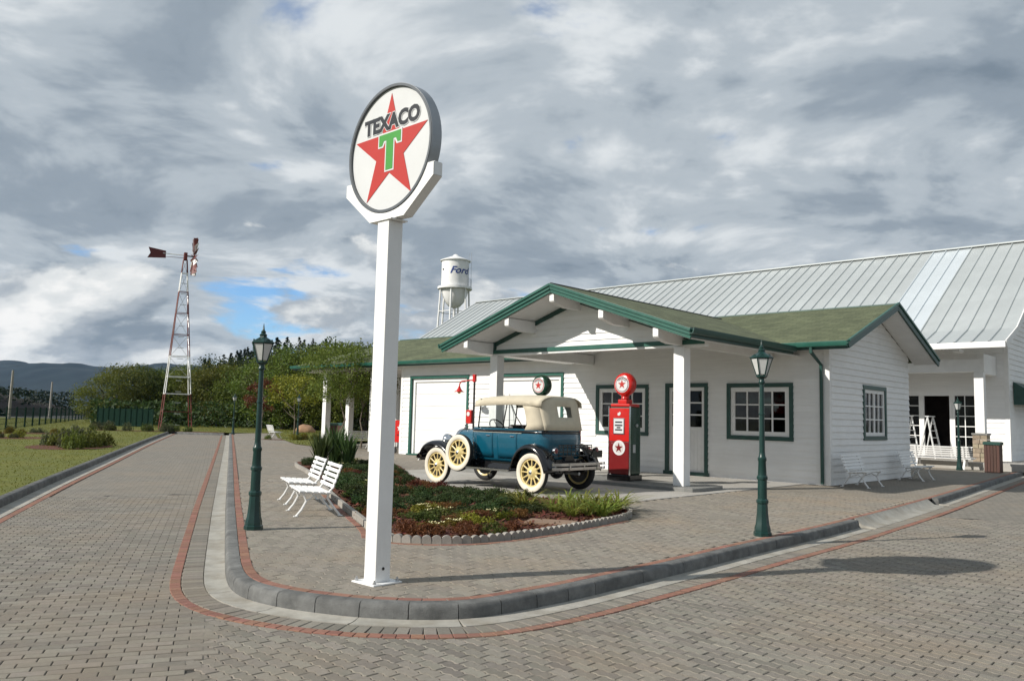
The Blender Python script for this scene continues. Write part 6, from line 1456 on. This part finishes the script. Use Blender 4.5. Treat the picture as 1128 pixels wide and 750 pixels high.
# far road and dark embankment beyond the fence
fr_ = [gnd(x, y, .0) for x, y in ((-60, 476), (-60, 455), (60, 451.5), (130, 453), (112, 459), (40, 470))]
sheet('far_street', [(p.x, p.y) for p in fr_], .02, ASPH)
em = MB(); A_, B_ = at_depth(-40, 120, 0), at_depth(70, 175, 0); dv = (B_ - A_).normalized(); nv = Vector((dv.y, -dv.x, 0)); rows_ = []
for k in range(31):
    c = A_.lerp(B_, k / 30); hh = (4.2 - 2.6 * k / 30) * (1 + .25 * noise.noise(Vector((k * .6, 0, 0)))); rows_.append([c + nv * o_ + Vector((0, 0, z * hh)) for o_, z in ((6, -.02), (3.5, .55), (1, .92), (-2, 1), (-6, .8), (-12, 0))])
em.loft(rows_, False); struct('embankment', em, mat('dark_earth', (.028, .020, .016), .95, var=.5, scale=.4, bump=1, bscale=2), smooth=60)
mbu = MB()
for k in range(2600):
    c = A_.lerp(B_, r3.random()); q = c + nv * r3.uniform(-4, 4) + Vector((0, 0, r3.uniform(.5, 4.6))); leaf_quad(mbu, q, r3.uniform(.4, 1.0), r=r3)
o = mbu.build('embankment_scrub', LF['conifer'], None, fix=False); o['kind'] = 'stuff'; tag(o, 'dark scrub on the embankment beyond the fence', 'scrub')
# utility poles
def upole(label, loc, h, arm):
    u_ = thing('utility_pole', label, 'utility pole', loc, .5, 'utility poles beyond the fence'); MB().tube([(0, 0, 0), (.05, 0, h)], .17, 8, r_end=.11).build('pole', POLEW, u_, smooth=60)
    if arm: MB().box(-.9, .9, -.06, .06, h - .7, h - .55).build('crossarm', POLEW, u_)
    for x in (-.7, 0, .7):
        if arm: MB().lathe([(.04, h - .549), (.06, h - .5), (.03, h - .42)], 8, Matrix.Translation((x, 0, 0))).build('insulator', SIGNW, u_)
    return u_
upole('taller utility pole nearer the left edge beyond the fence', at_depth(10.5, 92, 0), 5.6, False); upole('shorter utility pole farther along the street beyond the fence', at_depth(55, 118, 0), 5.2, False)
# fence along the lawn
fa, fb = gnd(6, 473.5, .1), gnd(108, 459.5, .1); nf = 22
fe = thing('wire_fence', 'dark green wire mesh fence along the left lawn', 'fence', (0, 0, 0))
pts_ = [fa.lerp(fb, (k / nf) ** 1.0) for k in range(-2, nf + 1)]
for k, p in enumerate(pts_):
    MB().box(p.x - .04, p.x + .04, p.y - .04, p.y + .04, .05, 1.55).build('fence_post', FENCE, fe)
    if k:
        q = pts_[k - 1]; w_ = MB()
        for z in (.2, .5, .8, 1.1, 1.4): w_.tube([(q.x, q.y, z), (p.x, p.y, z)], .012, 3)
        for j in range(1, 14): c = q.lerp(p, j / 14); w_.tube([(c.x, c.y, .12), (c.x, c.y, 1.48)], .008, 3)
        w_.build('mesh_panel', FENCE, fe)
scr = thing('screen_fence', 'dark green screened fence section in front of the left trees', 'fence', (0, 0, 0)); a_, b_ = at_depth(108, 70, .1), at_depth(170, 68, .1)
for k in range(10):
    p, q = a_.lerp(b_, k / 10), a_.lerp(b_, (k + 1) / 10); mb = MB(); mb.beam((p.x + .03, p.y, .85), (q.x - .03, q.y, .85), .03, 1.5); mb.build('screen_panel', FENCE, scr); MB().box(p.x - .04, p.x + .04, p.y - .05, p.y + .05, .05, 1.75).build('fence_post', FENCE, scr)
# boulder
bp_ = at_depth(338, 62, .1); mb = MB().sphere((0, 0, .2), 0.55, 16, 10, (1.4, 1.0, .8)); 
for i, v in enumerate(mb.v):
    n_ = 1 + .22 * noise.noise(Vector(v) * 1.3) + .1 * noise.noise(Vector(v) * 3.1); mb.v[i] = (v[0] * n_, v[1] * n_, v[2] * n_)
o = mb.build('boulder', ROCK, None, smooth=60); o.location = bp_; tag(o, 'tan boulder on the far lawn left of the carport', 'boulder')

# ================================================================== AIR
hzm = bpy.data.materials.new('air_haze'); hzm.use_nodes = True; nt, N, L = nodes_of(hzm); N.remove(N['Principled BSDF'])
pv = N.new('ShaderNodeVolumePrincipled'); pv.inputs['Color'].default_value = (0.26, 0.55, 1.0, 1); pv.inputs['Density'].default_value = 0.00004; pv.inputs['Anisotropy'].default_value = 0.2
L.new(pv.outputs[0], N['Material Output'].inputs['Volume'])
hz_o = MB().box(-4500, 3500, -80, 3300, -6, 215).build('haze', hzm); hz_o['kind'] = 'stuff'; tag(hz_o, 'thin blue haze in the air over the whole valley', 'haze')

# ================================================================== LABELS: count look-alikes from the left
ORDW = 'first second third fourth fifth sixth seventh eighth ninth tenth eleventh twelfth thirteenth fourteenth fifteenth sixteenth seventeenth eighteenth nineteenth twentieth'.split() + ['twenty-' + w for w in 'first second third fourth fifth sixth seventh eighth ninth'.split()] + ['thirtieth'] + ['thirty-' + w for w in 'first second third fourth fifth sixth seventh eighth ninth'.split()]
bpy.context.view_layer.update()
byl = {}
for o in COL.objects:
    if o.parent is None and 'label' in o: byl.setdefault(o['label'], []).append(o)
for lab, obs in byl.items():
    if len(obs) < 2: continue
    scr = lambda o: (o.location - CAM).dot(CR) / max(.1, (o.location - CAM).dot(_f))
    obs.sort(key=scr)
    for k, o in enumerate(obs): o['label'] = lab + ', ' + (ORDW[k] if k < len(ORDW) else 'last') + ' from left'
